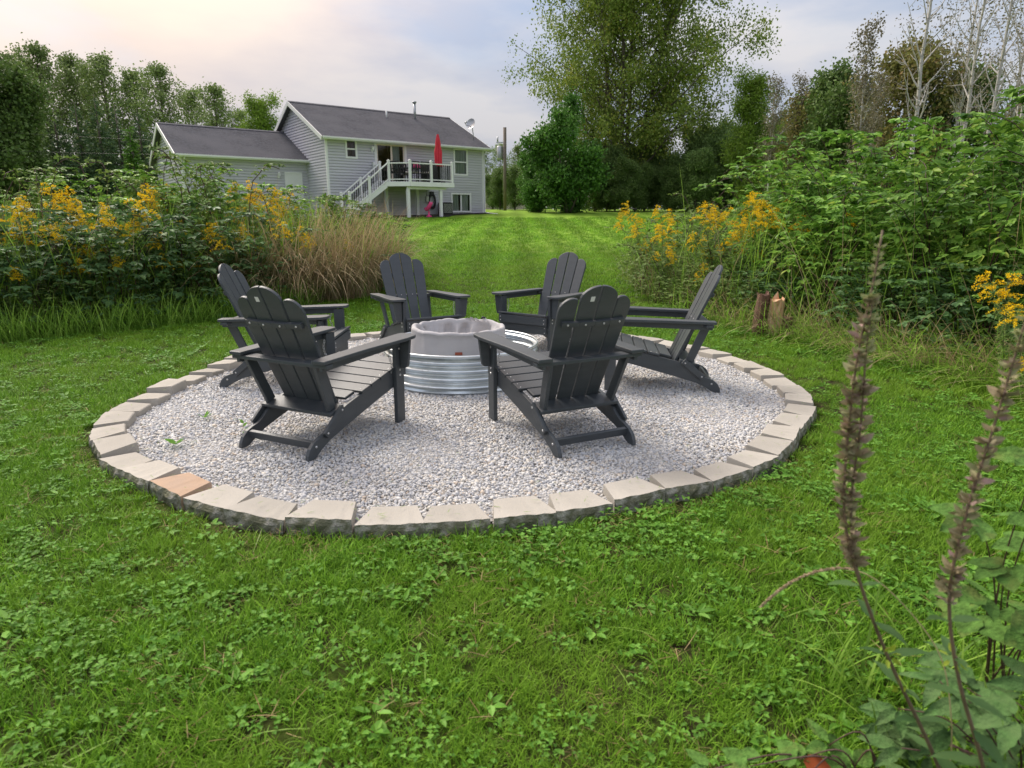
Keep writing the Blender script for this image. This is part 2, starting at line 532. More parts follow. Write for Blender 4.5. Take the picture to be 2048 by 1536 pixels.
M['aspenleaf'] = leaf_mat('aspen_leaf', [(0.085, 0.085, 0.060), (0.14, 0.13, 0.08), (0.20, 0.16, 0.11)], 0.25, 0.5, 0.12)


# ------------------------------------------------------------------ terrain
def ground_z(x, y):
    y = np.asarray(y, float)
    z = -0.03 + 0.0524 * np.clip(y - 8.2, 0, 31.8) + 0.025 * np.clip(y - 40, 0, 14)
    k = np.clip((y - 7.2) / 2.0, 0, 1)          # soften the foot of the slope
    z = z + 0.0 * k
    return z


def gz(x, y):
    return float(ground_z(x, y))


# --- outline of the gravel circle: radius of the outer block edge by direction from the centre
CX, CY = -0.317, 5.11
_th = np.array([-177, -163, -154, -146, -137, -125, -114, -104, -91, -80, -68, -56, -42, -29, -16, -4, 8, 19, 30, 43, 60, 80, 100, 126, 142, 156, 167, 176])
_rr = np.array([2.42, 2.53, 2.61, 2.63, 2.62, 2.58, 2.63, 2.62, 2.585, 2.54, 2.46, 2.495, 2.50, 2.46, 2.56, 2.56, 2.555, 2.59, 2.62, 2.62, 2.62, 2.61, 2.61, 2.60, 2.56, 2.50, 2.42, 2.39])
_tt = np.concatenate([_th - 360, _th, _th + 360])
_r3 = np.concatenate([_rr] * 3)


def ring_r(deg):
    deg = (np.asarray(deg, float) + 180) % 360 - 180
    return (np.interp(deg - 3, _tt, _r3) + np.interp(deg, _tt, _r3) + np.interp(deg + 3, _tt, _r3)) / 3


def in_ring(x, y, margin=0.0):
    d = np.degrees(np.arctan2(y - CY, x - CX))
    return np.hypot(x - CX, y - CY) < ring_r(d) + margin


# lawn: one sheet to the horizon, finer near the camera
M_ground, n, l = base_mat('lawn_soil')
_o = node(n, 'ShaderNodeOutputMaterial')
_b = node(n, 'ShaderNodeBsdfPrincipled')
_b.inputs['Roughness'].default_value = 0.95
_b.inputs['Specular IOR Level'].default_value = 0.1
_geo = node(n, 'ShaderNodeNewGeometry')
_n1 = node(n, 'ShaderNodeTexNoise')
_n1.inputs['Scale'].default_value = 9
_n1.inputs['Detail'].default_value = 8
_n1.inputs['Roughness'].default_value = 0.7
l.new(_geo.outputs['Position'], _n1.inputs['Vector'])
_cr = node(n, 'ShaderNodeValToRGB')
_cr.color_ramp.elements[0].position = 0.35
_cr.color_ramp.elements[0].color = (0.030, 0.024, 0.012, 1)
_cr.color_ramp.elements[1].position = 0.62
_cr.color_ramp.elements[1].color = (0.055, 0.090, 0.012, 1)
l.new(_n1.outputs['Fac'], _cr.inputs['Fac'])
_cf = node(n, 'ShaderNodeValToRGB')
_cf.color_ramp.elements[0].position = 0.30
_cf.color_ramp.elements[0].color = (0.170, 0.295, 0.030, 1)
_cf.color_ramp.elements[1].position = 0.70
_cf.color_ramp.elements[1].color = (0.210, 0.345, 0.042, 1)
_n2 = node(n, 'ShaderNodeTexNoise')
_n2.inputs['Scale'].default_value = 2.5
_n2.inputs['Detail'].default_value = 10
_n2.inputs['Roughness'].default_value = 0.75
l.new(_geo.outputs['Position'], _n2.inputs['Vector'])
l.new(_n2.outputs['Fac'], _cf.inputs['Fac'])
_sp = node(n, 'ShaderNodeSeparateXYZ')
l.new(_geo.outputs['Position'], _sp.inputs[0])
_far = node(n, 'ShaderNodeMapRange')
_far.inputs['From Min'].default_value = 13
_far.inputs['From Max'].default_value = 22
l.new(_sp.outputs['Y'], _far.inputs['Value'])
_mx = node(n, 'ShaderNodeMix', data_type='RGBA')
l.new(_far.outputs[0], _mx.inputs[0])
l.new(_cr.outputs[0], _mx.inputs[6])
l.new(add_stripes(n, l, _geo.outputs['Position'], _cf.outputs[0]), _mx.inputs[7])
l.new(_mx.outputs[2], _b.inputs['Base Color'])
_bp = node(n, 'ShaderNodeBump')
_bp.inputs['Strength'].default_value = 0.8
_bp.inputs['Distance'].default_value = 0.05
_n3 = node(n, 'ShaderNodeTexNoise')
_n3.inputs['Scale'].default_value = 14
_n3.inputs['Detail'].default_value = 6
l.new(_geo.outputs['Position'], _n3.inputs['Vector'])
l.new(_n3.outputs['Fac'], _bp.inputs['Height'])
l.new(_bp.outputs[0], _b.inputs['Normal'])
l.new(_b.outputs[0], _o.inputs['Surface'])

xs = np.concatenate([np.linspace(-400, -40, 10), np.linspace(-36, 36, 73), np.linspace(40, 400, 10)])
ys = np.concatenate([np.linspace(-60, -4, 8), np.linspace(-3, 60, 64), np.linspace(65, 600, 12)])
XX, YY = np.meshgrid(xs, ys)
ZZ = ground_z(XX, YY)
V = np.stack([XX, YY, ZZ], -1).reshape(-1, 3)
nx = len(xs)
i, j = np.meshgrid(np.arange(len(ys) - 1), np.arange(nx - 1), indexing='ij')
F = np.stack([i * nx + j, i * nx + j + 1, (i + 1) * nx + j + 1, (i + 1) * nx + j], -1).reshape(-1, 4)
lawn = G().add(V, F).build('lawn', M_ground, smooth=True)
tag(lawn, kind='structure')

# --- gravel bed: a sheet under the loose stones
M_gravel = mk('gravel_bed', (0.33, 0.325, 0.32), 0.95, 0.4, 60, 1.0, 90)
tt = np.radians(np.arange(0, 360, 3))
rr_ = ring_r(np.degrees(tt)) - 0.10
V = np.stack([CX + rr_ * np.cos(tt), CY + rr_ * np.sin(tt), np.full(len(tt), -0.012)], -1)
V = np.concatenate([V, [(CX, CY, -0.012)]])
nt = len(tt)
F = np.array([(k, (k + 1) % nt, nt) for k in range(nt)])
bed = G().add(V, F).build('gravel_bed', M_gravel)
tag(bed, kind='structure')


# ------------------------------------------------------------------ scatter by geometry nodes (only for uncountable stuff)
def scatter(name, protos, P, rot, scl, idx, label=None, cat=None):
    pc = bpy.data.collections.new(name + '_source')
    for k, me in enumerate(protos):
        o = bpy.data.objects.new('%s_piece_%02d' % (name, k), me)
        pc.objects.link(o)
    me = bpy.data.meshes.new(name)
    me.vertices.add(len(P))
    me.vertices.foreach_set('co', np.asarray(P, np.float32).ravel())
    a = me.attributes.new('rot', 'FLOAT_VECTOR', 'POINT'); a.data.foreach_set('vector', np.asarray(rot, np.float32).ravel())
    a = me.attributes.new('scl', 'FLOAT_VECTOR', 'POINT'); a.data.foreach_set('vector', np.asarray(scl, np.float32).ravel())
    a = me.attributes.new('idx', 'INT', 'POINT'); a.data.foreach_set('value', np.asarray(idx, np.int32))
    ob = add(name, me)
    ng = bpy.data.node_groups.new(name + '_nodes', 'GeometryNodeTree')
    ng.interface.new_socket('Geometry', in_out='INPUT', socket_type='NodeSocketGeometry')
    ng.interface.new_socket('Geometry', in_out='OUTPUT', socket_type='NodeSocketGeometry')
    N_, L_ = ng.nodes, ng.links
    gi, go = N_.new('NodeGroupInput'), N_.new('NodeGroupOutput')
    ci = N_.new('GeometryNodeCollectionInfo')
    ci.inputs['Collection'].default_value = pc
    ci.inputs['Separate Children'].default_value = True
    ci.inputs['Reset Children'].default_value = True
    ip = N_.new('GeometryNodeInstanceOnPoints')
    ip.inputs['Pick Instance'].default_value = True

    def attr(nm, dt):
        q = N_.new('GeometryNodeInputNamedAttribute')
        q.data_type = dt
        q.inputs['Name'].default_value = nm
        return next(s for s in q.outputs if s.enabled and s.name == 'Attribute')
    e2r = N_.new('FunctionNodeEulerToRotation')
    L_.new(attr('rot', 'FLOAT_VECTOR'), e2r.inputs[0])
    L_.new(gi.outputs[0], ip.inputs['Points'])
    L_.new(ci.outputs[0], ip.inputs['Instance'])
    L_.new(attr('idx', 'INT'), ip.inputs['Instance Index'])
    L_.new(e2r.outputs[0], ip.inputs['Rotation'])
    L_.new(attr('scl', 'FLOAT_VECTOR'), ip.inputs['Scale'])
    L_.new(ip.outputs[0], go.inputs[0])
    md = ob.modifiers.new('scatter', 'NODES')
    md.node_group = ng
    tag(ob, label, cat, kind='stuff')
    return ob


# --- loose gravel
def pebble_mesh(k):
    bm = bmesh.new()
    bmesh.ops.create_icosphere(bm, subdivisions=1, radius=1.0)
    r_ = np.random.default_rng(100 + k)
    for v in bm.verts:
        v.co *= 1 + r_.uniform(-0.18, 0.18)
    sx, sy, sz = r_.uniform(0.8, 1.25), r_.uniform(0.65, 0.95), r_.uniform(0.42, 0.65)
    for v in bm.verts:
        v.co.x *= sx; v.co.y *= sy; v.co.z *= sz
    me = bpy.data.meshes.new('pebble')
    bm.to_mesh(me); bm.free()
    for p_ in me.polygons: p_.use_smooth = True
    me.materials.append(M_pebble)
    return me


M_pebble, n, l = base_mat('pebbles')
_o = node(n, 'ShaderNodeOutputMaterial')
_b = node(n, 'ShaderNodeBsdfPrincipled')
_b.inputs['Roughness'].default_value = 0.6
_oi = node(n, 'ShaderNodeObjectInfo')
_cr = node(n, 'ShaderNodeValToRGB')
_cr.color_ramp.interpolation = 'CONSTANT'
pc_ = [(0.0, (0.553, 0.542, 0.528)), (0.16, (0.503, 0.508, 0.522)), (0.3, (0.601, 0.585, 0.553)), (0.44, (0.436, 0.444, 0.467)), (0.56, (0.571, 0.535, 0.473)), (0.68, (0.527, 0.526, 0.526)), (0.8, (0.374, 0.383, 0.406)), (0.87, (0.625, 0.618, 0.602)), (0.95, (0.491, 0.419, 0.345))]
while len(_cr.color_ramp.elements) < len(pc_): _cr.color_ramp.elements.new(0.5)
for k, (p_, c_) in enumerate(pc_):
    _cr.color_ramp.elements[k].position = p_
    _cr.color_ramp.elements[k].color = (*c_, 1)
l.new(_oi.outputs['Random'], _cr.inputs['Fac'])
l.new(_cr.outputs[0], _b.inputs['Base Color'])
l.new(_b.outputs[0], _o.inputs['Surface'])


def gravel():
    sp = 0.0122
    g_ = np.arange(-2.75, 2.75, sp)
    X, Y = np.meshgrid(g_, g_)
    X = X.ravel() + rng.uniform(-sp, sp, X.size) * 0.7 + CX
    Y = Y.ravel() + rng.uniform(-sp, sp, Y.size) * 0.7 + CY
    ang = np.degrees(np.arctan2(Y - CY, X - CX))
    rad = np.hypot(X - CX, Y - CY)
    rel = ring_r(ang) - rad
    # nothing under the fire ring; thinner towards the back
    k = (rel > 0.13) & (np.hypot(X + 0.43, Y - 5.40) > 0.60)
    k |= (rel > 0.03) & (rel < 0.2) & (rng.random(X.size) < 0.55)
    k &= rng.random(X.size) < np.clip(1.25 - (Y - 2.5) * 0.11, 0.62, 1)
    X, Y = X[k], Y[k]
    s = rng.gamma(9, 1 / 9, X.size) * 0.0088 * np.clip(1 + (Y - 3) * 0.05, 1, 1.3)
    Z = -0.010 + rng.uniform(-0.004, 0.006, X.size) + 0.006 * np.sin(X * 5 + 1) * np.sin(Y * 4)
    rot = np.stack([rng.normal(0, 0.45, X.size), rng.normal(0, 0.45, X.size), rng.uniform(0, 6.28, X.size)], -1)
    scl = np.repeat(s[:, None], 3, 1)
    scatter('gravel', [pebble_mesh(k) for k in range(10)], np.stack([X, Y, Z], -1), rot, scl, rng.integers(0, 10, X.size), 'pale grey river gravel filling the block circle', 'gravel')
    return len(X)


gravel()


# ------------------------------------------------------------------ block border
border = empty('block_border', (CX, CY, 0))
tag(border, 'circle of pale concrete retaining blocks round the gravel', 'border')


def block_mesh(k, mats):
    """trapezoid wall block: split face outside (+y), cast faces elsewhere. origin at the middle of the outer top edge"""
    r_ = np.random.default_rng(300 + k)
    w0, w1, d, h = 0.297, 0.200, 0.185, 0.115
    g = G()
    nu, nv = 9, 4
    vv = []
    for b_ in range(nv + 1):
        for a_ in range(nu + 1):
            u, v = a_ / nu, b_ / nv
            edge = min(u, 1 - u) * 2
            push = 0.012 * (1 - (2 * u - 1) ** 4) * (0.4 + 0.6 * (1 - v)) + r_.normal(0, 0.0045) * (0.3 if a_ in (0, nu) else 1)
            zz = -h * v
            if b_ == 0: zz += -0.004 * r_.random() ; push = r_.normal(-0.002, 0.0025)
            vv.append((w0 * (u - 0.5) + (r_.normal(0, 0.002) if 0 < a_ < nu else 0), push, zz))
    vv = np.array(vv)
    idx = lambda a_, b_: b_ * (nu + 1) + a_
    F = np.array([(idx(a_, b_), idx(a_, b_ + 1), idx(a_ + 1, b_ + 1), idx(a_ + 1, b_)) for b_ in range(nv) for a_ in range(nu)])
    g.add(vv, F, 1)
    # top: strip to the inner edge, with a small chamfer
    top = [vv[idx(a_, 0)] for a_ in range(nu + 1)]
    V = list(top)
    ch = 0.006
    for a_ in range(nu + 1):
        u = a_ / nu
        V.append((w1 * (u - 0.5) * 1.0, -d + ch, 0.0 + top[a_][2] * 0.2))
    for a_ in range(nu + 1):
        u = a_ / nu
        V.append((w1 * (u - 0.5), -d, -ch))
    for a_ in range(nu + 1):
        u = a_ / nu
        V.append((w1 * (u - 0.5), -d, -h))
    n1 = nu + 1
    F = [(a_, a_ + 1, n1 + a_ + 1, n1 + a_) for a_ in range(nu)] + [(n1 + a_, n1 + a_ + 1, 2 * n1 + a_ + 1, 2 * n1 + a_) for a_ in range(nu)] + [(2 * n1 + a_, 2 * n1 + a_ + 1, 3 * n1 + a_ + 1, 3 * n1 + a_) for a_ in range(nu)]
    g.add(V, np.array(F), 0)
    for s_, a_ in ((-1, 0), (1, nu)):
        q = [vv[idx(a_, 0)], V[n1 + a_], V[2 * n1 + a_], V[3 * n1 + a_], vv[idx(a_, nv)]]
        o_ = [0, 1, 2, 3, 4] if s_ < 0 else [4, 3, 2, 1, 0]
        g.add(q, np.array([o_]), 0)
    me = g.mesh('block', mats)
    bm = bmesh.new(); bm.from_mesh(me)
    bmesh.ops.remove_doubles(bm, verts=bm.verts, dist=0.0005)
    bmesh.ops.recalc_face_normals(bm, faces=bm.faces)
    bm.to_mesh(me); bm.free()
    return me


block_meshes = [block_mesh(k, [M['block'], M['block_face']]) for k in range(9)]
tan_mesh = block_mesh(20, [M['block_tan'], M['block_face']])
NB = 54
br = np.random.default_rng(11)
for k in range(NB):
    t0, t1 = -98 + k * 360 / NB, -98 + (k + 1) * 360 / NB
    p0 = np.array([math.cos(R(t0)), math.sin(R(t0))]) * ring_r(t0)
    p1 = np.array([math.cos(R(t1)), math.sin(R(t1))]) * ring_r(t1)
    mid = (p0 + p1) / 2
    L_ = np.linalg.norm(p1 - p0)
    e = (p1 - p0) / L_
    tm = ((t0 + t1) / 2 + 180) % 360 - 180
    is_tan = abs(tm + 121) < 3.4
    o = add('block', tan_mesh if is_tan else block_meshes[int(br.integers(0, 9))], border)
    rz = math.atan2(e[1], e[0]) + math.pi + br.normal(0, 0.035)
    o.location = (mid[0] + br.normal(0, 0.006), mid[1] + br.normal(0, 0.006), 0.045 + br.normal(0, 0.007))
    o.rotation_euler = (br.normal(0, 0.03), br.normal(0, 0.03), rz)
    o.scale = (L_ / 0.302, br.uniform(0.95, 1.06), 1)
    if is_tan: o['label'] = 'tan block among the grey ones'


# ------------------------------------------------------------------ adirondack chairs
def arc(cx, cy, rx, ry, a0, a1, k=7):
    return [(cx + rx * math.cos(R(a0 + (a1 - a0) * t / k)), cy + ry * math.sin(R(a0 + (a1 - a0) * t / k))) for t in range(k + 1)]


bolt_me = bev_mesh('bolt', [(lambda v: (v[0], v[1]))(lathe_vf([(0.0001, 0.004), (0.004, 0.0035), (0.0075, 0.0015), (0.0080, -0.004)], 10))], M['steel'], smooth=True)


def make_chair():
    root = empty('adirondack_chair')
    P_ = M['plastic']
    YZ = Matrix(((0, 0, 1, 0), (1, 0, 0, 0), (0, 1, 0, 0), (0, 0, 0, 1)))     # local (x,y,z) -> world (z, x, y): polygon lies in the y-z plane

    def part(name, vfs, bevel=0.004, seg=2, mat=P_):
        return add(name, bev_mesh(name, vfs, mat, bevel, seg), root)

    def bolt(x, y, z, axis, s=1.0):
        o = add('bolt', bolt_me, root)
        o.location = (x, y, z)
        o.rotation_euler = {'x': (0, R(90), 0), '-x': (0, R(-90), 0), '-y': (R(90), 0, 0), 'y': (R(-90), 0, 0), 'z': (0, 0, 0)}[axis]
        o.scale = (s,) * 3
        return o
    # --- side stringers with the curved rear feet
    prof = [(0.862, 0.375), (0.30, 0.240), (0.23, 0.216)] + [(0.175, 0.180), (0.135, 0.145), (0.095, 0.122), (0.045, 0.108), (0.005, 0.092), (-0.028, 0.064), (-0.046, 0.030), (-0.050, 0.0)] + [(0.000, 0.0), (0.022, 0.010), (0.07, 0.040), (0.14, 0.072), (0.30, 0.118), (0.60, 0.198), (0.862, 0.262)]
    for s in (-1, 1):
        part('side_rail', [prism_vf(prof, 0.024, Matrix.Translation((s * 0.252, 0, 0)) @ YZ)])
    # --- front legs, brackets, braces
    for s in (-1, 1):
        part('front_leg', [prism_vf([(0.750, 0.0), (0.835, 0.0), (0.842, 0.548), (0.757, 0.548)], 0.028, Matrix.Translation((s * 0.281, 0, 0)) @ YZ)])
        br_ = [(0.0, 0.0), (0.0, -0.185)] + arc(0.030, -0.150, 0.030, 0.035, -90, -20, 4) + [(0.078, 0.0)]
        XZ = Matrix(((s, 0, 0, s * 0.298), (0, 0, 1, 0.806), (0, 1, 0, 0.548), (0, 0, 0, 1)))
        part('arm_bracket', [prism_vf(br_, 0.026, XZ)])
        ba = Vector((0, 0.245, 0.243)); bb = Vector((0, 0.085, 0.112))
        part('folding_brace', [bar_vf((s * 0.276, *ba.yz), (s * 0.276, *bb.yz), 0.019, 0.046, up=(0, -0.63, 0.77))])
        # arm, with the paddle widening to the front
        out_ = [(0.262, 0.030), (0.352, 0.030), (0.356, 0.10), (0.366, 0.40), (0.388, 0.60), (0.402, 0.74), (0.400, 0.825)] + arc(0.352, 0.830, 0.044, 0.040, 0, 90, 4) + arc(0.290, 0.830, 0.030, 0.040, 90, 180, 4) + [(0.258, 0.78), (0.262, 0.40)]
        A_ = Matrix.Translation((0, 0, 0.545)) @ Matrix.Rotation(R(1.6), 4, 'X')
        part('armrest', [prism_vf([(s * x, y) for x, y in out_], 0.021, A_)], 0.005)
        part('arm_rail', [bar_vf((s * 0.308, 0.050, 0.512), (s * 0.308, 0.775, 0.532), 0.022, 0.044)])
        # rear upright from the lower rail to the arm rail
        part('back_upright', [bar_vf((s * 0.232, 0.195, 0.235), (s * 0.258, 0.085, 0.522), 0.024, 0.062, up=(0, 0.93, 0.36))])
        for (y, z) in ((0.795, 0.315), (0.795, 0.35), (0.795, 0.490)): bolt(s * 0.296, y, z, 'x' if s > 0 else '-x')
        bolt(s * 0.286, 0.230, 0.228, 'x' if s > 0 else '-x', 0.9)
        bolt(s * 0.286, 0.100, 0.125, 'x' if s > 0 else '-x', 0.9)
        bolt(s * 0.265, 0.020, 0.066, 'x' if s > 0 else '-x')
        bolt(s * 0.320, 0.090, 0.512, 'x' if s > 0 else '-x', 0.9)
        # chain that holds the folding leg
        g = G()
        for q in range(9):
            t = q / 8
            c = np.array((s * 0.266, 0.735 - 0.012 * math.sin(t * 6), 0.50 - 0.155 * t))
            a = np.linspace(0, 2 * math.pi, 9)[:-1]
            e1 = np.array((0, 0, 1.0)); e2 = np.array((1.0, 0, 0)) if q % 2 else np.array((0, 1.0, 0))
            ringp = [c + e1 * 0.0125 * math.cos(x) + e2 * 0.006 * math.sin(x) for x in a]
            ringp.append(ringp[0])
            g.add(*tube_vf(np.array(ringp), 0.0019, 4, False))
        g.build('chain', M['chain'], root, True)
    part('rear_stretcher', [bar_vf((-0.242, 0.030, 0.070), (0.242, 0.030, 0.070), 0.024, 0.046, up=(0, -0.25, 1))])
    part('front_stretcher', [box_vf(-0.266, 0.266, 0.842, 0.864, 0.205, 0.292)])
    part('front_apron', [box_vf(-0.276, 0.276, 0.866, 0.888, 0.296, 0.376)])
    for s in (-1, 1):
        for z in (0.318, 0.352): bolt(s * 0.255, 0.889, z, 'y', 0.7)
        for z in (0.225, 0.272): bolt(s * 0.25, 0.865, z, 'y', 0.7)
    # --- seat slats along the rails
    th = math.atan2(0.375 - 0.240, 0.862 - 0.30)
    d = np.array((0, -math.cos(th), -math.sin(th)))
    nrm = np.array((0, -math.sin(th), math.cos(th)))
    p = np.array((0, 0.892, 0.384)) + nrm * 0.012
    for k in range(6):
        w = 0.088
        a, b = p + d * (k * (w + 0.009)), p + d * (k * (w + 0.009) + w)
        sl = part('seat_slat', [bar_vf(a, b, 0.556 if k < 5 else 0.45, 0.018, up=nrm)], 0.005)
        mid = a * 0.5 + b * 0.5 + nrm * 0.0092
        if k < 5:
            for s in (-1, 1):
                for e in (-0.022, 0.022):
                    q = mid + d * e
                    o = bolt(s * 0.252, q[1], q[2], 'z', 0.5)
                    o.rotation_euler = (th, 0, 0)
    # --- back: four slats that fan out to a scalloped crown
    bo = Vector((0, 0.292, 0.205))
    up = Vector((0, -0.325, 0.745)).normalized()
    nb = Vector((1, 0, 0)).cross(up)          # rearwards / down side
    def hw(y): return 0.200 + (0.250 - 0.200) * y / 0.81
    for k in range(4):
        a, b = -1 + 0.5 * k, -0.5 + 0.5 * k
        inner = k in (1, 2)
        top, low = (0.812, 0.742) if inner else (0.738, 0.655)
        gap = 0.0048
        pts = [(a * hw(0) + gap, 0.0), (b * hw(0) - gap, 0.0)]
        T = []
        for t in range(11):
            f_ = t / 10
            xq = b + (a - b) * f_              # from the right side to the left side
            out_s = (abs(xq) - (0 if inner else 0.5)) / 0.5
            if not inner: out_s = abs(out_s - 0.30) / 0.70
            y = low + (top - low) * (math.sqrt(max(0, 1 - (0.93 * out_s) ** 2)) - 0.3676) / 0.6324
            sg = -gap if t == 0 else (gap if t == 10 else 0)
            T.append((xq * hw(y) + sg, y))
        pts += T
        tilt = {0: -1, 1: 0, 2: 0, 3: 1}[k]
        off = 0.0 if inner else -0.008
        Bm = Matrix((( 1, up.x, nb.x, bo.x + nb.x * off), (0, up.y, nb.y, bo.y + nb.y * off), (0, up.z, nb.z, bo.z + nb.z * off), (0, 0, 0, 1)))
        Bm = Bm @ Matrix.Translation(((a + b) / 2 * 0.24, 0, 0)) @ Matrix.Rotation(R(5.0) * tilt, 4, 'Y') @ Matrix.Translation((-(a + b) / 2 * 0.24, 0, 0))
        bs = part('back_slat', [prism_vf(pts, 0.019, Bm)], 0.0045)
    def onback(x, y, off): return bo + Vector((1, 0, 0)) * x + up * y + nb * off
    # nb points away from the sitter?
    sgn = 1 if nb.y < 0 else -1
    # top batten, bowed
    g = [bar_vf(onback(x0, 0.585, sgn * (0.021 - 0.012 * (abs(x0) / 0.2) ** 2)), onback(x1, 0.585, sgn * (0.021 - 0.012 * (abs(x1) / 0.2) ** 2)), 0.022, 0.032, up=up) for x0, x1 in ((-0.205, -0.10), (-0.10, 0.0), (0.0, 0.10), (0.10, 0.205))]
    part('back_batten', g, 0.003)
    for x in (-0.17, -0.06, 0.06, 0.17):
        o = bolt(*onback(x, 0.585, sgn * (0.034 - 0.012 * (abs(x) / 0.2) ** 2)), 'z', 0.8)
        o.rotation_euler = Vector(nb * sgn).to_track_quat('Z', 'Y').to_euler()
        o2 = bolt(*onback(x, 0.36, -sgn * 0.012), 'z', 0.6)
        o2.rotation_euler = Vector(nb * -sgn).to_track_quat('Z', 'Y').to_euler()
    # mid rail behind the back, level, hollowed on its front edge
    fr = [(x, 0.128 - 0.020 * (1 - (x / 0.30) ** 2) + 0.012) for x in np.linspace(0.30, -0.30, 9)]
    part('back_rail', [prism_vf([(-0.352, 0.048), (0.352, 0.048), (0.352, 0.100)] + fr + [(-0.352, 0.100)], 0.022, Matrix.Translation((0, 0, 0.522)))])
    part('lower_back_rail', [bar_vf((0, 0.150, 0.211), (0, 0.268, 0.240), 0.53, 0.021, up=nrm)])
    # small paper sticker on the back of the crown
    part('sticker', [prism_vf([(-0.013, -0.015), (0.013, -0.015), (0.013, 0.015), (-0.013, 0.015)], 0.0012, Matrix((( 1, up.x, nb.x, onback(-0.045, 0.735, sgn * 0.0102).x), (0, up.y, nb.y, onback(-0.045, 0.735, sgn * 0.0102).y), (0, up.z, nb.z, onback(-0.045, 0.735, sgn * 0.0102).z), (0, 0, 0, 1))))], 0, mat=M['sticker'])
    return root


chair0 = make_chair()
chairs = [
    ((-1.335, 3.515), (0.43, 0.90), 'dark grey adirondack chair seen from behind, hiding part of the chair by the goldenrod bank'),
    ((0.475, 3.565), (-0.44, 0.90), 'dark grey adirondack chair seen from behind, overlapping the side-on chair next to the bramble bank'),
    ((1.585, 5.10), (-0.985, 0.12), 'dark grey adirondack chair seen side-on, standing across from the split log'),
    ((-2.275, 5.25), (0.995, 0.02), 'dark grey adirondack chair in front of the goldenrod bank, half hidden by another chair back'),
    ((-1.16, 6.86), (0.49, -0.87), 'dark grey adirondack chair facing the camera with its back to the dry tan grass'),
    ((0.60, 7.05), (-0.57, -0.82), 'dark grey adirondack chair facing the fire pit with open lawn behind its crown'),
]
for k, ((x, y), (dx, dy), lab) in enumerate(chairs):
    o = chair0 if k == 0 else copy_tree(chair0)
    o.location = (x, y, 0.0)
    o.rotation_euler = (0, 0, math.atan2(dy, dx) - math.pi / 2)
    tag(o, lab, 'chair', 'adirondack chairs round the fire pit')

# ------------------------------------------------------------------ fire ring and cover
FX, FY, FR = -0.43, 5.41, 0.645
ring = empty('fire_ring', (FX, FY, 0))
tag(ring, 'corrugated galvanised steel fire ring on the gravel between the chairs', 'fire ring')
pr = []
NP, HH = 4, 0.300
pr.append((FR - 0.012, -0.01)); pr.append((FR, 0.004)); pr.append((FR + 0.004, 0.012))
for q in range(NP * 12 + 1):
    t = q / 12
    ph = (t + 0.05) % 1
    w_ = abs(2 * ph - 1)                              # foot of the wave inside, crest outside
    w_ = 1 - w_
    w_ = min(1, max(0, (w_ - 0.10) / 0.80))
    pr.append((FR - 0.030 + 0.032 * w_, 0.018 + (HH - 0.045) * t / NP))
pr += [(FR - 0.004, HH - 0.022), (FR, HH - 0.018)]
outer = list(pr)
rim = [(FR + 0.008 * math.cos(a), HH - 0.008 + 0.010 * math.sin(a)) for a in np.linspace(-1.3, math.pi + 1.0, 10)]
inner = [(r_ - 0.004, z) for r_, z in reversed(outer[3:])]
wall = G().add(*lathe_vf(outer[:-2] + inner[:0], 120)).build('corrugated_wall', M['galv'], ring, True)
G().add(*lathe_vf([(r_ - 0.004, z) for r_, z in outer], 120)).build('inner_wall', M['galv'], ring, True)
G().add(*lathe_vf([outer[-2]] + rim, 120)).build('rolled_rim', M['galv'], ring, True)
for a in (R(-113), R(-108.5)):
    for q in range(4):
        o = add('rivet', bolt_me, ring)
        zq = 0.05 + q * 0.0638
        o.location = (math.cos(a) * (FR - 0.001), math.sin(a) * (FR - 0.001), zq)
        o.rotation_euler = Vector((math.cos(a), math.sin(a), 0)).to_track_quat('Z', 'Y').to_euler()
        o.scale = (0.6,) * 3

KX, KY = -0.435, 5.27
cover = empty('fire_pit_cover', (KX, KY, 0))
tag(cover, 'grey canvas cover, sagging into folds on top, on the pit inside the steel ring', 'cover')
na, prof = 180, []
for z in np.linspace(0.02, 0.425, 12): prof.append((0.415 - 0.033 * (z / 0.425), z, 0))
for a in np.linspace(0, math.pi * 0.75, 8): prof.append((0.360 + 0.022 * math.cos(a), 0.428 + 0.022 * math.sin(a), 0.15))
for t in np.linspace(0.08, 1, 12): prof.append((0.345 - 0.07 * t, 0.440 - 0.17 * t ** 0.9, min(1, t * 2.2)))
for t in np.linspace(0.1, 1, 8): prof.append((0.275 * (1 - t) + 0.0005, 0.270 - 0.03 * t, 1.0))
ca = np.arange(na) * 2 * math.pi / na
cr_ = np.random.default_rng(5)
pleat = np.zeros(na)
for q in range(26):
    c0, wd, am = cr_.uniform(0, 2 * math.pi), cr_.uniform(0.03, 0.11), cr_.uniform(-1.2, 1.2)
    dd = (ca - c0 + math.pi) % (2 * math.pi) - math.pi
    pleat += am * np.exp(-(dd / wd) ** 2)
fold = sum(am * (np.abs(np.sin(ca * f_ * 0.5 + ph + 0.9 * np.sin(ca * 2 + ph))) ** 0.7 - 0.6) for f_, am, ph in ((9, 1.0, 0.3), (14, 0.6, 1.7), (5, 0.7, 2.4)))
soft = sum(cr_.normal(0, 1) * np.cos(ca * f_ + cr_.uniform(0, 6)) / f_ for f_ in (2, 3, 4, 5, 7, 9))
VV = []
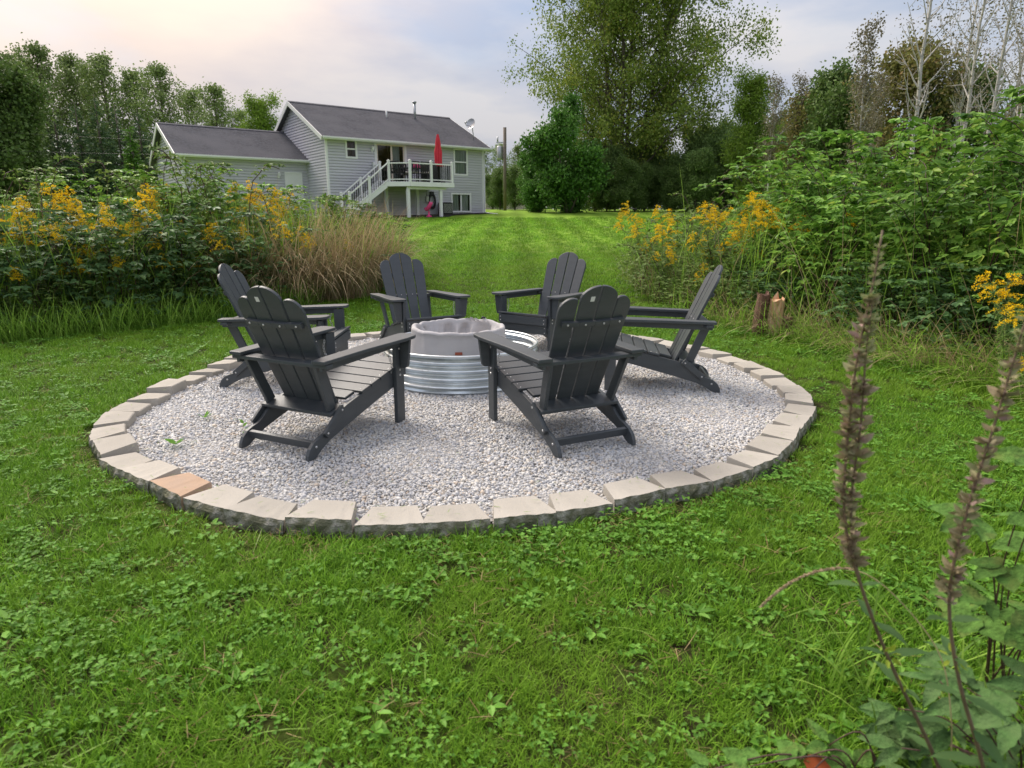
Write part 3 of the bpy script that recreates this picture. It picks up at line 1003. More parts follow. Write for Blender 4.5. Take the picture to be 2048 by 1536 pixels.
for (r_, z, k_) in prof:
    sh = (1 - k_)
    rr2 = r_ * (1 + 0.006 * soft * sh) + 0.004 * pleat * sh * (0.3 + 0.7 * (1 - z / 0.43))
    tw = ca + (0.25 * k_ * (0.345 - r_) * 3 if k_ > 0.2 else 0)
    if k_ > 0.2: rr2 = rr2 + (0.026 * pleat + 0.075 * fold) * k_ * min(1, r_ / 0.2)
    zz = z + k_ * (0.022 * pleat * min(1, r_ / 0.12)) * (1 if k_ > 0.2 else 0.25) + 0.004 * soft * k_
    if abs(k_ - 0.15) < 1e-6: rr2 = rr2 + 0.010 * fold; zz = zz + 0.012 * fold
    elif k_ == 0: rr2 = rr2 + (0.008 * fold + 0.004 * soft) * (z / 0.43); zz = zz + 0.010 * fold * (z / 0.43) ** 3
    VV.append(np.stack([rr2 * np.cos(tw), rr2 * np.sin(tw), zz], -1))
V = np.concatenate(VV)
npz = len(prof)
i = np.arange(npz - 1)[:, None] * na
j = np.arange(na)[None, :]
j2 = (j + 1) % na
F = np.stack([i + j, i + j2, i + na + j2, i + na + j], -1).reshape(-1, 4)
G().add(V, F).build('canvas', M['canvas'], cover, True)
tg = add('leather_tag', bev_mesh('leather_tag', [box_vf(-0.028, 0.028, -0.003, 0.003, -0.011, 0.011)], M['leather'], 0.001), cover)
at_ = R(-86)
tg.location = (0.3975 * math.cos(at_), 0.3975 * math.sin(at_), 0.296)
tg.rotation_euler = (R(-5), 0, R(4))
# drawn-up tie at the back rim
g = G()
for q in range(5):
    a0 = R(52 + q * 7)
    c = np.array((0.33 * math.cos(a0), 0.33 * math.sin(a0), 0.445))
    e = np.array((math.cos(a0 + 1.4), math.sin(a0 + 1.4), 0.3)) * 0.035
    tip = c + np.array((cr_.normal(0, 0.02), cr_.normal(0, 0.02), 0.012 + 0.022 * cr_.random()))
    g.add([c - e, c + e, tip + e * 0.3, tip - e * 0.4], np.array([(0, 1, 2, 3)]))
g.build('tie_fold', M['canvas'], cover)
G().add(*tube_vf([(0.17, 0.29, 0.462), (0.185, 0.285, 0.478), (0.205, 0.28, 0.472)], 0.008, 6)).build('cord_toggle', M['black'], cover, True)

# ------------------------------------------------------------------ house
HO = Vector((-9.09, 33.65, 1.60))
HA = R(36.5)
house = empty('house', HO, HA)
tag(house, 'raised ranch house in grey lap siding with dark shingle roof', 'house')
HL, HW, HE = 9.22, 8.2, 3.62          # length, depth, eave height
RZ = 5.55                              # ridge height


def siding(name, origin, ex, length, zlo, zhi, parent, openings=(), clip=None, course=0.138):
    """horizontal lap siding: each course leans out at its foot. clip(z)->(a,b) limits for gables"""
    origin, ex = np.array(origin, float), np.array(ex, float)
    nrm = np.cross(ex, (0, 0, 1.0))
    g = G()
    nc = int(math.ceil((zhi - zlo) / course))
    for c in range(nc):
        z0, z1 = zlo + c * course, min(zhi, zlo + (c + 1) * course)
        a0, b0 = clip(z0) if clip else (0, length)
        a1, b1 = clip(z1) if clip else (0, length)
        segs = [(a0, b0, a1, b1)]
        for (u0, u1, w0, w1) in openings:
            if z1 - 0.01 > w0 and z0 + 0.01 < w1:
                ns = []
                for (p0, q0, p1, q1) in segs:
                    if u1 <= p0 or u0 >= q0: ns.append((p0, q0, p1, q1)); continue
                    if u0 > p0: ns.append((p0, u0, p1, u0))
                    if u1 < q0: ns.append((u1, q0, u1, q1))
                segs = ns
        for (p0, q0, p1, q1) in segs:
            if q0 - p0 < 0.005: continue
            pt = lambda u, o, z: origin + ex * u + nrm * o + np.array((0, 0, z))
            zm, zn = z0 + 0.60 * (z1 - z0), z0 + 0.68 * (z1 - z0)
            pm, qm = p0 + 0.60 * (p1 - p0), q0 + 0.60 * (q1 - q0)
            pn, qn = p0 + 0.68 * (p1 - p0), q0 + 0.68 * (q1 - q0)
            g.add([pt(p0, 0.0, z0), pt(q0, 0.0, z0), pt(q0, 0.046, z0), pt(p0, 0.046, z0), pt(qm, 0.040, zm), pt(pm, 0.040, zm), pt(qn, 0.004, zn), pt(pn, 0.004, zn), pt(q1, 0.0, z1), pt(p1, 0.0, z1)], np.array([(0, 1, 2, 3), (3, 2, 4, 5), (5, 4, 6, 7), (7, 6, 8, 9)]))
    return g.build(name, M['siding'], parent)


wins = [(1.03, 1.54, 2.66, 3.46), (7.31, 8.12, 2.08, 3.40), (7.10, 8.32, 0.08, 1.03)]
door = (2.63, 4.26, 1.47, 3.42)
siding('wall', (0, 0, 0), (1, 0, 0), HL, -0.55, HE, house, openings=wins + [door])
yr = HW / 2


def gab(z):
    if z <= HE: return (0, HW)
    t = (z - HE) / (RZ - HE)
    return (yr * t, HW - yr * t)


siding('wall', (0, HW, 0), (0, -1, 0), HW, -0.3, RZ - 0.03, house, clip=gab)           # garage-side gable
siding('wall', (HL, 0, 0), (0, 1, 0), HW, -0.3, RZ - 0.03, house, clip=gab)            # far gable
siding('wall', (HL, HW, 0), (-1, 0, 0), HL, -0.3, HE, house)
# corner posts
for (x, y) in ((0, 0), (HL, 0)):
    add('corner_post', bev_mesh('corner_post', [box_vf(x - 0.055, x + 0.055, y - 0.055, y + 0.055, -0.5, HE)], M['white']), house)


def roof(parent, x0, x1, yf, yb, ze, yrg, zr, ov=0.38, th=0.10):
    """two shingled slopes; each course of shingles is a shallow step"""
    objs = []
    for s in (0, 1):
        g = G()
        ye = yf - ov if s == 0 else yb + ov
        slope = (zr - ze) / (yrg - yf)
        zee = ze - slope * ov
        n_ = 30
        for c in range(n_):
            t0, t1 = c / n_, (c + 1) / n_
            p0 = (ye + (yrg - ye) * t0, zee + (zr - zee) * t0)
            p1 = (ye + (yrg - ye) * t1, zee + (zr - zee) * t1)
            up_ = 0.018
            V = [(x0, p0[0], p0[1] + up_ + th), (x1, p0[0], p0[1] + up_ + th), (x1, p1[0], p1[1] + 0.004 + th), (x0, p1[0], p1[1] + 0.004 + th), (x0, p0[0], p0[1] + th), (x1, p0[0], p0[1] + th)]
            g.add(V, np.array([(0, 1, 2, 3), (4, 5, 1, 0)]))
        V = [(x0, ye, zee), (x1, ye, zee), (x1, yrg, zr), (x0, yrg, zr), (x0, ye, zee + th), (x1, ye, zee + th), (x1, yrg, zr + th), (x0, yrg, zr + th)]
        g.add(V, np.array([(3, 2, 1, 0), (0, 1, 5, 4), (0, 4, 7, 3), (1, 2, 6, 5)]))
        objs.append(g.build('roof', M['shingle'], parent))
        # rake boards at both ends, eave fascia and gutter
        for x in (x0, x1):
            dx = -0.022 if x == x0 else 0.022
            add('rake_board', bev_mesh('rake_board', [bar_vf((x + dx, ye, zee + th - 0.09), (x + dx, yrg, zr + th - 0.09), 0.035, 0.20)], M['white']), parent)
        if s == 0:
            gx = G()
            gp = [(0.0, 0.12), (0.0, 0.0), (-0.07, 0.0), (-0.085, 0.03), (-0.115, 0.05), (-0.115, 0.12)]
            V = [(x, ye - 0.02 + a, zee - 0.02 + b) for x in (x0 + 0.02, x1 - 0.02) for a, b in gp]
            k = len(gp)
            gx.add(V, [np.array([(q, q + 1, k + q + 1, k + q) for q in range(k - 1)]), np.array([list(range(k)), list(range(2 * k - 1, k - 1, -1))])])
            gx.build('gutter', M['white'], parent)
            add('soffit', bev_mesh('soffit', [box_vf(x0 + 0.05, x1 - 0.05, ye, yf - 0.005, zee - 0.015, zee + 0.01)], M['white']), parent)
    ridge = add('ridge_cap', bev_mesh('ridge_cap', [prism_vf([(-0.16, -0.055), (0, 0.02), (0.16, -0.055), (0.16, -0.03), (0, 0.045), (-0.16, -0.03)], x1 - x0, Matrix.Translation(((x0 + x1) / 2, yrg, zr + th)) @ Matrix(((0, 0, 1, 0), (1, 0, 0, 0), (0, 1, 0, 0), (0, 0, 0, 1))))], M['shingle']), parent)
    return objs


hr = roof(house, -0.32, HL + 0.32, 0, HW, HE, yr, RZ)


def pipe(name, P, r_, mat, parent, k=10):
    return G().add(*tube_vf(np.array(P), r_, k)).build(name, mat, parent, True)


M['galvpipe'] = mk('vent_metal', (0.45, 0.46, 0.48), 0.4, 0.1, metal=0.7)
rs = (RZ - HE) / yr
zroof = lambda y: HE + rs * y + 0.11
v1 = pipe('vent_pipe', [(4.85, 3.1, zroof(3.1) - 0.1), (4.85, 3.1, zroof(3.1) + 0.34)], 0.045, M['white'], hr[0])
v2 = pipe('flue_pipe', [(6.75, 3.3, zroof(3.3) - 0.1), (6.75, 3.3, zroof(3.3) + 0.86)], 0.075, M['galvpipe'], hr[0])
pipe('flue_cap', [(6.75, 3.3, zroof(3.3) + 0.86), (6.75, 3.3, zroof(3.3) + 0.94)], 0.12, M['galvpipe'], hr[0])
# downspouts
pipe('downspout', [(HL + 0.05, -0.36, HE - 0.15), (HL + 0.06, -0.30, HE - 0.28), (HL + 0.06, -0.09, HE - 0.42), (HL + 0.06, -0.09, 0.05), (HL + 0.12, -0.35, -0.02), (HL + 0.2, -1.2, -0.08)], 0.045, M['white'], house, 4)


def curtain(name, x0, x1, z0, z1, y, parent, waves=7, amp=0.03):
    n_ = 44
    xs_ = np.linspace(x0, x1, n_)
    yy = y + amp * np.sin(np.linspace(0, waves * 2 * math.pi, n_)) + 0.01 * np.sin(np.linspace(0, 31, n_))
    V = [(a, b, z) for z in (z0, z1) for a, b in zip(xs_, yy)]
    F = np.array([(q, q + 1, n_ + q + 1, n_ + q) for q in range(n_ - 1)])
    return G().add(V, F).build(name, M['curtain'], parent, True)


def frame_vfs(x0, x1, z0, z1, w, y0, y1):
    return [box_vf(x0, x1, y0, y1, z1 - w, z1), box_vf(x0, x1, y0, y1, z0, z0 + w), box_vf(x0, x0 + w, y0 + 0.002, y1 - 0.002, z0 + w, z1 - w), box_vf(x1 - w, x1, y0 + 0.002, y1 - 0.002, z0 + w, z1 - w)]


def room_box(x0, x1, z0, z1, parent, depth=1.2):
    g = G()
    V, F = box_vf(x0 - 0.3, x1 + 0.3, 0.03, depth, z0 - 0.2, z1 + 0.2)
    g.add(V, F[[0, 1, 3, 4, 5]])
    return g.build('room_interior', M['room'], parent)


def window(x0, x1, z0, z1, split, curt):
    m_ = 0.06
    w = add('window', bev_mesh('window', frame_vfs(x0 - m_, x1 + m_, z0 - m_, z1 + m_, 0.095, -0.062, 0.03), M['white'], 0.004), house)
    if split == 'h':
        zm = (z0 + z1) / 2
        add('meeting_rail', bev_mesh('meeting_rail', [box_vf(x0 + 0.03, x1 - 0.03, -0.03, 0.02, zm - 0.035, zm + 0.035)], M['white']), w)
        panes = [(x0 + 0.03, x1 - 0.03, z0 + 0.03, zm - 0.03, 0.0), (x0 + 0.03, x1 - 0.03, zm + 0.03, z1 - 0.03, -0.012)]
    else:
        xm = (x0 + x1) / 2
        add('mullion', bev_mesh('mullion', [box_vf(xm - 0.04, xm + 0.04, -0.03, 0.02, z0 + 0.03, z1 - 0.03)], M['white']), w)
        panes = [(x0 + 0.03, xm - 0.03, z0 + 0.03, z1 - 0.03, 0.0), (xm + 0.03, x1 - 0.03, z0 + 0.03, z1 - 0.03, -0.012)]
    for (a, b, c, d_, yy) in panes:
        G().add([(a, yy, c), (b, yy, c), (b, yy, d_), (a, yy, d_)], np.array([(0, 1, 2, 3)])).build('pane', M['glass'], w)
    for (a, b) in curt:
        curtain('curtain', x0 + (x1 - x0) * a, x0 + (x1 - x0) * b, z0, z1, 0.12, w, waves=max(2, int((b - a) * 7)))
    room_box(x0, x1, z0, z1, w)
    return w


window(*wins[0], 'h', [])
window(*wins[1], 'h', [(0, 1)])
window(*wins[2], 'v', [(0.02, 0.42), (0.56, 0.95)])
# sliding patio door
x0, x1, z0, z1 = door
sd = add('sliding_door', bev_mesh('sliding_door', frame_vfs(x0 - 0.10, x1 + 0.10, z0, z1 + 0.10, 0.13, -0.062, 0.03), M['white'], 0.004), house)
add('inner_frame', bev_mesh('inner_frame', frame_vfs(x0 + 0.03, x1 - 0.03, z0 + 0.02, z1 - 0.03, 0.06, -0.03, 0.035), M['almond'], 0.003), sd)
xm = x0 + (x1 - x0) * 0.53
add('door_stile', bev_mesh('door_stile', [box_vf(xm - 0.05, xm + 0.05, -0.035, 0.02, z0 + 0.08, z1 - 0.09)], M['almond'], 0.003), sd)
for a, b in ((x0 + 0.09, xm - 0.05), (xm + 0.05, x1 - 0.09)):
    G().add([(a, 0, z0 + 0.08), (b, 0, z0 + 0.08), (b, 0, z1 - 0.09), (a, 0, z1 - 0.09)], np.array([(0, 1, 2, 3)])).build('pane', M['glass'], sd)
curtain('curtain', xm + 0.02, x1 - 0.25, z0 + 0.02, z1 - 0.05, 0.12, sd, 6)
room_box(x0, x1, z0, z1, sd, 2.5)


def wall_lamp(x, y, z, parent):
    lm = add('wall_lamp', bev_mesh('wall_lamp', [box_vf(x - 0.05, x + 0.05, y - 0.03, y - 0.01, z - 0.16, z + 0.02), bar_vf((x, y - 0.02, z - 0.06), (x, y - 0.14, z - 0.02), 0.025, 0.025)], M['white'], 0.004), parent)
    G().add(*lathe_vf([(0.001, z + 0.16), (0.03, z + 0.13), (0.075, z + 0.10), (0.07, z + 0.085), (0.055, z - 0.04), (0.03, z - 0.08), (0.001, z - 0.09)], 8, x, y - 0.15)).build('lantern', M['white'], lm)
    return lm


wall_lamp(2.40, -0.02, 3.12, house)
# garage
GX0, GY0, GW, GE, GR = -6.05, 2.78, 6.4, 2.70, 4.22
siding('garage_wall', (GX0, GY0, 0), (1, 0, 0), -GX0, -0.9, GE, house, openings=[(-0.43 - 0.75 - GX0 - 0.0, -0.43 + 0.05 - GX0, -0.2, 1.98)])
gyr = GY0 + GW / 2


def ggab(z):
    if z <= GE: return (0, GW)
    t = (z - GE) / (GR - GE)
    return (GW / 2 * t, GW - GW / 2 * t)


siding('garage_wall', (GX0, GY0 + GW, 0), (0, -1, 0), GW, -0.9, GR - 0.03, house, clip=ggab)
siding('garage_wall', (0, GY0 + GW, 0), (-1, 0, 0), -GX0, -0.3, GE, house)
add('corner_post', bev_mesh('corner_post', [box_vf(GX0 - 0.045, GX0 + 0.045, GY0 - 0.045, GY0 + 0.045, -0.9, GE)], M['white']), house)
roof(house, GX0 - 0.3, -0.012, GY0, GY0 + GW, GE, gyr, GR)
pipe('downspout', [(GX0 + 0.12, GY0 - 0.38, GE - 0.15), (GX0 + 0.10, GY0 - 0.30, GE - 0.3), (GX0 + 0.10, GY0 - 0.08, GE - 0.42), (GX0 + 0.10, GY0 - 0.08, -0.8)], 0.045, M['white'], house, 4)
gd = add('garage_door', bev_mesh('garage_door', frame_vfs(-1.24, -0.33, -0.25, 2.02, 0.08, GY0 - 0.062, GY0 + 0.02) + [box_vf(-1.16, -0.41, GY0 - 0.03, GY0 + 0.015, -0.2, 1.94)], M['white'], 0.003), house)
wall_lamp(-1.55, GY0 - 0.02, 1.85, house)

# satellite dish on the roof
dish = empty('satellite_dish', house.matrix_world @ Vector((0, 0, 0)))
dish.location = HO + Matrix.Rotation(HA, 3, 'Z') @ Vector((9.1, 0.75, zroof(0.75)))
dish.rotation_euler = (0, 0, HA)
tag(dish, 'grey satellite dish on the roof edge at the far end of the house', 'satellite dish')
pipe('mast', [(0, 0, -0.05), (0, 0, 0.28), (-0.10, -0.05, 0.62), (-0.16, -0.08, 0.78)], 0.025, M['galvpipe'], dish)
dv, df = lathe_vf([(0.001, 0.0), (0.12, 0.012), (0.22, 0.040), (0.30, 0.080)], 24)
dd_ = G().add(dv, df).build('reflector', M['galvpipe'], dish, True)
dd_.location = (-0.19, -0.10, 0.80)
dd_.rotation_euler = (R(20), R(-72), 0)
pipe('feed_arm', [(-0.16, -0.08, 0.68), (-0.60, -0.16, 0.72), (-0.66, -0.18, 0.86)], 0.018, M['galvpipe'], dish)
pipe('feed_horn', [(-0.66, -0.18, 0.82), (-0.56, -0.17, 0.90)], 0.05, M['galvpipe'], dish)

# ------------------------------------------------------------------ deck and stairs
deck = empty('deck', HO, HA)
tag(deck, 'raised white deck with black balusters and stairs behind the house', 'deck')
DZ = 1.47
U0, U1, V1, V2 = 2.32, 5.66, -1.80, -2.63
dpoly = [(U0, -0.05), (U0, V1), (U0 + 0.83, V2), (U1, V2), (U1, -0.05)]
M['deckboard'] = mk('deck_boards', (0.50, 0.50, 0.50), 0.6, 0.1, 4)
add('floor', bev_mesh('floor', [prism_vf([(x, y) for x, y in dpoly], 0.03, Matrix.Translation((0, 0, DZ - 0.03)))], M['deckboard'], 0), deck)
for q in range(4):
    a, b = dpoly[q], dpoly[q + 1]
    add('fascia', bev_mesh('fascia', [bar_vf((*a, DZ - 0.125), (*b, DZ - 0.125), 0.04, 0.22)], M['white'], 0.003), deck)
add('beam', bev_mesh('beam', [box_vf(U0 + 0.75, U1 - 0.35, V2 + 0.18, V2 + 0.30, DZ - 0.37, DZ - 0.238)], M['white'], 0.003), deck)
for (x, y) in ((3.12, -2.40), (4.98, -2.40), (2.72, -0.80), (4.50, -0.80)):
    w = HO + Matrix.Rotation(HA, 3, 'Z') @ Vector((x, y, 0))
    zb = gz(w.x, w.y) - HO.z - 0.05
    add('post', bev_mesh('post', [box_vf(x - 0.075, x + 0.075, y - 0.075, y + 0.075, zb, DZ - 0.24 if y > -1 else DZ - 0.372)], M['white'], 0.005), deck)


def rail_post(x, y, zb, zt):
    p_ = add('rail_post', bev_mesh('rail_post', [box_vf(x - 0.055, x + 0.055, y - 0.055, y + 0.055, zb, zt)], M['white'], 0.004), deck)
    add('post_cap', bev_mesh('post_cap', [box_vf(x - 0.072, x + 0.072, y - 0.072, y + 0.072, zt + 0.001, zt + 0.03), prism_vf([(-0.055, 0), (0.055, 0), (0, 0.04)], 0.10, Matrix.Translation((x, y, zt + 0.031)) @ Matrix.Rotation(R(90), 4, 'X'))], M['white'], 0.003), p_)


def railing(a, b, za, zb):
    """rail between two post centres: white top and bottom rail, black balusters"""
    a, b = np.array(a, float), np.array(b, float)
    L_ = np.linalg.norm(b - a)
    e = (b - a) / L_
    a2, b2 = a + e * 0.056, b - e * 0.056
    for dz, t in ((0.86, 0.055), (0.10, 0.045)):
        add('top_rail' if dz > 0.5 else 'bottom_rail', bev_mesh('rail', [bar_vf((*a2, za + dz), (*b2, zb + dz), 0.06, t)], M['white'], 0.003), deck)
    nb_ = int(L_ / 0.115)
    for q in range(1, nb_):
        t = q / nb_
        p_ = a + (b - a) * t
        z_ = za + (zb - za) * t
        o = add('baluster', BAL, deck)
        o.location = (p_[0], p_[1], z_ + 0.12)


BAL = bev_mesh('baluster', [box_vf(-0.010, 0.010, -0.010, 0.010, 0.0, 0.715)], M['black'], 0)
rp = {'w': (U0 + 0.10, -0.15), 's1': (U0 + 0.10, -0.80), 's2': (U0 + 0.10, V1), 'c': (U0 + 0.86, V2 + 0.06), 'm': (4.37, V2 + 0.06), 'r': (U1 - 0.08, V2 + 0.06), 'rw': (U1 - 0.08, -0.12)}
for k, (x, y) in rp.items(): rail_post(x, y, DZ - 0.014, DZ + 0.96)
railing(rp['w'], rp['s1'], DZ, DZ)
railing(rp['s2'], rp['c'], DZ, DZ)
railing(rp['c'], rp['m'], DZ, DZ)
railing(rp['m'], rp['r'], DZ, DZ)
railing(rp['r'], rp['rw'], DZ, DZ)
# stairs run down along the wall, away from the deck
steps, run, rise = 8, 0.262, 0.185
slope = rise / run
for s_y in (-0.80, V1):
    xe = U0 - steps * run
    ze = DZ - steps * rise
    add('stringer', bev_mesh('stringer', [prism_vf([(U0 - 0.02, DZ - 0.02), (U0 - 0.02, DZ - 0.30), (xe - 0.1, ze - 0.33), (xe - 0.1, ze - 0.09)], 0.04, Matrix.Translation((0, s_y + 0.0, 0)) @ Matrix.Rotation(R(90), 4, 'X'))], M['white'], 0.003), deck)
    prev = None
    for q, d_ in enumerate((0.0, 1.07, 2.12)):
        x = U0 + 0.10 - d_
        z = DZ - slope * d_
        if q: rail_post(x, s_y, z - (0.42 if q == 1 else 0.7), z + 0.92)
        if prev: railing(prev[:2], (x, s_y), prev[2], z)
        prev = (x, s_y, z)
for q in range(1, steps + 1):
    x = U0 - q * run
    add('tread', bev_mesh('tread', [box_vf(x - 0.02, x + run - 0.005, V1 + 0.025, -0.825, DZ - q * rise - 0.03, DZ - q * rise)], M['deckboard'], 0.003), deck)
    add('riser', bev_mesh('riser', [box_vf(x + run - 0.02, x + run - 0.008, V1 + 0.03, -0.83, DZ - q * rise + 0.002, DZ - (q - 1) * rise - 0.032)], M['white'], 0), deck)


def at_house(x, y, z): return HO + Matrix.Rotation(HA, 3, 'Z') @ Vector((x, y, z))


# closed parasol
um = empty('parasol', at_house(5.28, -1.75, DZ), HA)
tag(um, 'closed red parasol standing on the white deck', 'parasol')
pipe('pole', [(0, 0, 0.0), (0, 0, 2.42)], 0.022, M['black'], um)
na = 40
a = np.arange(na) * 2 * math.pi / na
VV = []
for t in np.linspace(0, 1, 14):
    z = 2.40 - 1.55 * t
    r0 = 0.035 + 0.125 * min(1, t * 2.2) - 0.035 * math.exp(-((t - 0.42) / 0.07) ** 2)
    rr2 = r0 * (1 + 0.32 * np.sin(a * 8 + t * 3))
    VV.append(np.stack([rr2 * np.cos(a), rr2 * np.sin(a), np.full(na, z) + 0.05 * np.sin(a * 8) * t], -1))
V = np.concatenate(VV)
i = np.arange(13)[:, None] * na; j = np.arange(na)[None, :]; j2 = (j + 1) % na
G().add(V, np.stack([i + j, i + j2, i + na + j2, i + na + j], -1).reshape(-1, 4)).build('folded_canopy', M['red'], um, True)
add('base', bev_mesh('base', [box_vf(-0.25, 0.25, -0.25, 0.25, 0.0, 0.07)], M['black'], 0.01), um)
# black cover on the umbrella's neighbour: covered grill
gr_ = empty('covered_grill', at_house(4.82, -1.65, DZ), HA)
tag(gr_, 'black covered grill on the deck beside the red parasol', 'grill')
gv = []
for z, sx, sy in ((0.0, 0.42, 0.28), (0.55, 0.40, 0.26), (0.80, 0.38, 0.25), (0.98, 0.27, 0.18), (1.02, 0.12, 0.08)):
    gv.append(np.array([(sx * np.sign(math.cos(q)) * abs(math.cos(q)) ** 0.5, sy * np.sign(math.sin(q)) * abs(math.sin(q)) ** 0.5, z + 0.012 * math.sin(q * 5)) for q in np.arange(28) * 2 * math.pi / 28]))
V = np.concatenate(gv)
i = np.arange(4)[:, None] * 28; j = np.arange(28)[None, :]; j2 = (j + 1) % 28
G().add(V, [np.stack([i + j, i + j2, i + 28 + j2, i + 28 + j], -1).reshape(-1, 4), np.array([list(range(4 * 28, 5 * 28))])]).build('cover', M['black'], gr_, True)
pk = empty('tall_black_cover', at_house(5.46, -1.45, DZ), HA)
tag(pk, 'tall narrow black cover standing behind the red parasol', 'cover')
G().add(*lathe_vf([(0.06, 0.0), (0.10, 0.2), (0.11, 1.2), (0.10, 2.2), (0.06, 2.42), (0.002, 2.45)], 12)).build('sleeve', M['black'], pk, True)


def patio_chair(x, y, rz, cushion):
    c = empty('patio_chair', at_house(x, y, DZ), HA + rz)
    g = [bar_vf((s * 0.25, 0.22, 0), (s * 0.25, 0.20, 0.44), 0.03, 0.03, up=(0, 1, 0.1)) for s in (-1, 1)]
    for s in (-1, 1):
        add('front_leg', bev_mesh('front_leg', [bar_vf((s * 0.25, 0.24, 0), (s * 0.25, 0.22, 0.62), 0.028, 0.028, up=(0, 1, 0.1))], M['black']), c)
        add('rear_leg', bev_mesh('rear_leg', [bar_vf((s * 0.25, -0.22, 0), (s * 0.25, -0.30, 0.98), 0.028, 0.028, up=(0, 1, 0.1))], M['black']), c)
        add('arm', bev_mesh('arm', [bar_vf((s * 0.25, 0.25, 0.63), (s * 0.25, -0.26, 0.63), 0.05, 0.025)], M['black']), c)
    add('seat', bev_mesh('seat', [box_vf(-0.24, 0.24, -0.24, 0.24, 0.40, 0.43)], M['black']), c)
    add('cushion', bev_mesh('cushion', [box_vf(-0.23, 0.23, -0.22, 0.23, 0.431, 0.50)], M['pale_cloth'] if cushion else M['black'], 0.02, 2), c)
    for q in range(5):
        xx = -0.2 + q * 0.1
        add('back_bar', bev_mesh('back_bar', [bar_vf((xx, -0.245, 0.45), (xx, -0.295, 0.92), 0.05, 0.015, up=(0, 1, 0.1))], M['black']), c)
    add('back_top', bev_mesh('back_top', [bar_vf((-0.25, -0.30, 0.95), (0.25, -0.30, 0.95), 0.03, 0.06)], M['black']), c)
    return c


pcs = [(2.95, -1.72, R(-60), False, 'black patio chair at the stair end of the deck'),
       (3.55, -2.05, R(20), True, 'black patio chair with pale cushion at the deck corner'),
       (4.25, -2.05, R(-10), True, 'black patio chair with pale cushion next to the covered grill'),
       (3.85, -0.75, R(180), True, 'black patio chair across the table from the deck rail')]
for x, y, rz, cu, lab in pcs:
    tag(patio_chair(x, y, rz, cu), lab, 'chair', 'chairs on the deck')
tb = empty('patio_table', at_house(3.85, -1.40, DZ), HA)
tag(tb, 'black patio table on the deck with a pink bundle on top', 'table')
add('top', bev_mesh('top', [box_vf(-0.55, 0.55, -0.35, 0.35, 0.68, 0.71)], M['black'], 0.01), tb)
for sx in (-1, 1):
    for sy in (-1, 1):
        add('leg', bev_mesh('leg', [box_vf(sx * 0.48 - 0.02, sx * 0.48 + 0.02, sy * 0.28 - 0.02, sy * 0.28 + 0.02, 0, 0.679)], M['black']), tb)
tw = empty('pink_bundle', at_house(4.10, -1.50, DZ + 0.711), HA)
tag(tw, 'bright pink and orange cloth bundle on the deck table', 'towel')
gv = []
for z, s_ in ((0, 0.20), (0.07, 0.22), (0.15, 0.19), (0.22, 0.10)):
    gv.append(np.array([(s_ * (1 + 0.15 * math.sin(3 * q + z * 20)) * math.cos(q), s_ * 0.8 * (1 + 0.2 * math.cos(4 * q)) * math.sin(q), z + 0.02 * math.sin(5 * q)) for q in np.arange(20) * 2 * math.pi / 20]))
V = np.concatenate(gv)
i = np.arange(3)[:, None] * 20; j = np.arange(20)[None, :]; j2 = (j + 1) % 20
G().add(V, [np.stack([i + j, i + j2, i + 20 + j2, i + 20 + j], -1).reshape(-1, 4), np.array([list(range(60, 80))])]).build('cloth', M['pink'], tw, True)
M['orange'] = mk('orange_cloth', (0.85, 0.30, 0.05), 0.8)
G().add(*lathe_vf([(0.001, 0.29), (0.06, 0.27), (0.09, 0.22), (0.08, 0.16), (0.001, 0.15)], 10, -0.06, 0)).build('orange_fold', M['orange'], tw, True)


def on_ground(x, y):
    w = at_house(x, y, 0)
    w.z = gz(w.x, w.y)
    return w


# mulch bed along the wall
g = G()
mb = [(1.2, 0.1), (1.2, -1.2), (2.2, -2.3), (3.2, -2.9), (5.2, -2.8), (5.9, -1.9), (6.6, -1.3), (9.3, -0.9), (9.3, 0.1)]
cen = on_ground(4.5, -1.1)
pts_ = []
for q in range(len(mb)):
    a_, b_ = np.array(mb[q]), np.array(mb[(q + 1) % len(mb)])
    for t in range(6):
        c_ = a_ + (b_ - a_) * t / 6
        w = on_ground(*c_); pts_.append((w.x, w.y, w.z + 0.03))
pts_.append((cen.x, cen.y, cen.z + 0.06))
k = len(pts_) - 1
g.add(pts_, np.array([(q, (q + 1) % k, k) for q in range(k)]))
tag(g.build('mulch_bed', M['mulch']), kind='structure')
# child's pink swivel seat
ps = empty('child_seat', on_ground(4.35, -2.25), HA + R(30))
ps.location.z += 0.03
tag(ps, "bright pink child's pedestal seat on the mulch under the deck", 'seat')
G().add(*lathe_vf([(0.001, 0.0), (0.15, 0.0), (0.16, 0.02), (0.12, 0.05), (0.045, 0.09), (0.04, 0.26), (0.06, 0.28), (0.001, 0.285)], 20)).build('pedestal', M['pink'], ps, True)
VV = []
for t in np.linspace(0, 1, 9):
    for q in np.linspace(-1, 1, 13):
        w_ = 0.19 * (1 - 0.35 * t ** 3)
        yb = 0.17 - 0.36 * t - 0.05 * t * t
        zb = 0.28 + 0.40 * t ** 2.2 + 0.16 * abs(q) ** 2.5 * (1 - 0.5 * t)
        VV.append((q * w_, yb + 0.10 * abs(q) ** 2 * t, zb))
i, j = np.meshgrid(np.arange(8), np.arange(12), indexing='ij')
F = np.stack([i * 13 + j, i * 13 + j + 1, (i + 1) * 13 + j + 1, (i + 1) * 13 + j], -1).reshape(-1, 4)
sh_ = G().add(VV, F).build('bucket', M['pink'], ps, True)
sm = sh_.modifiers.new('thick', 'SOLIDIFY'); sm.thickness = 0.02
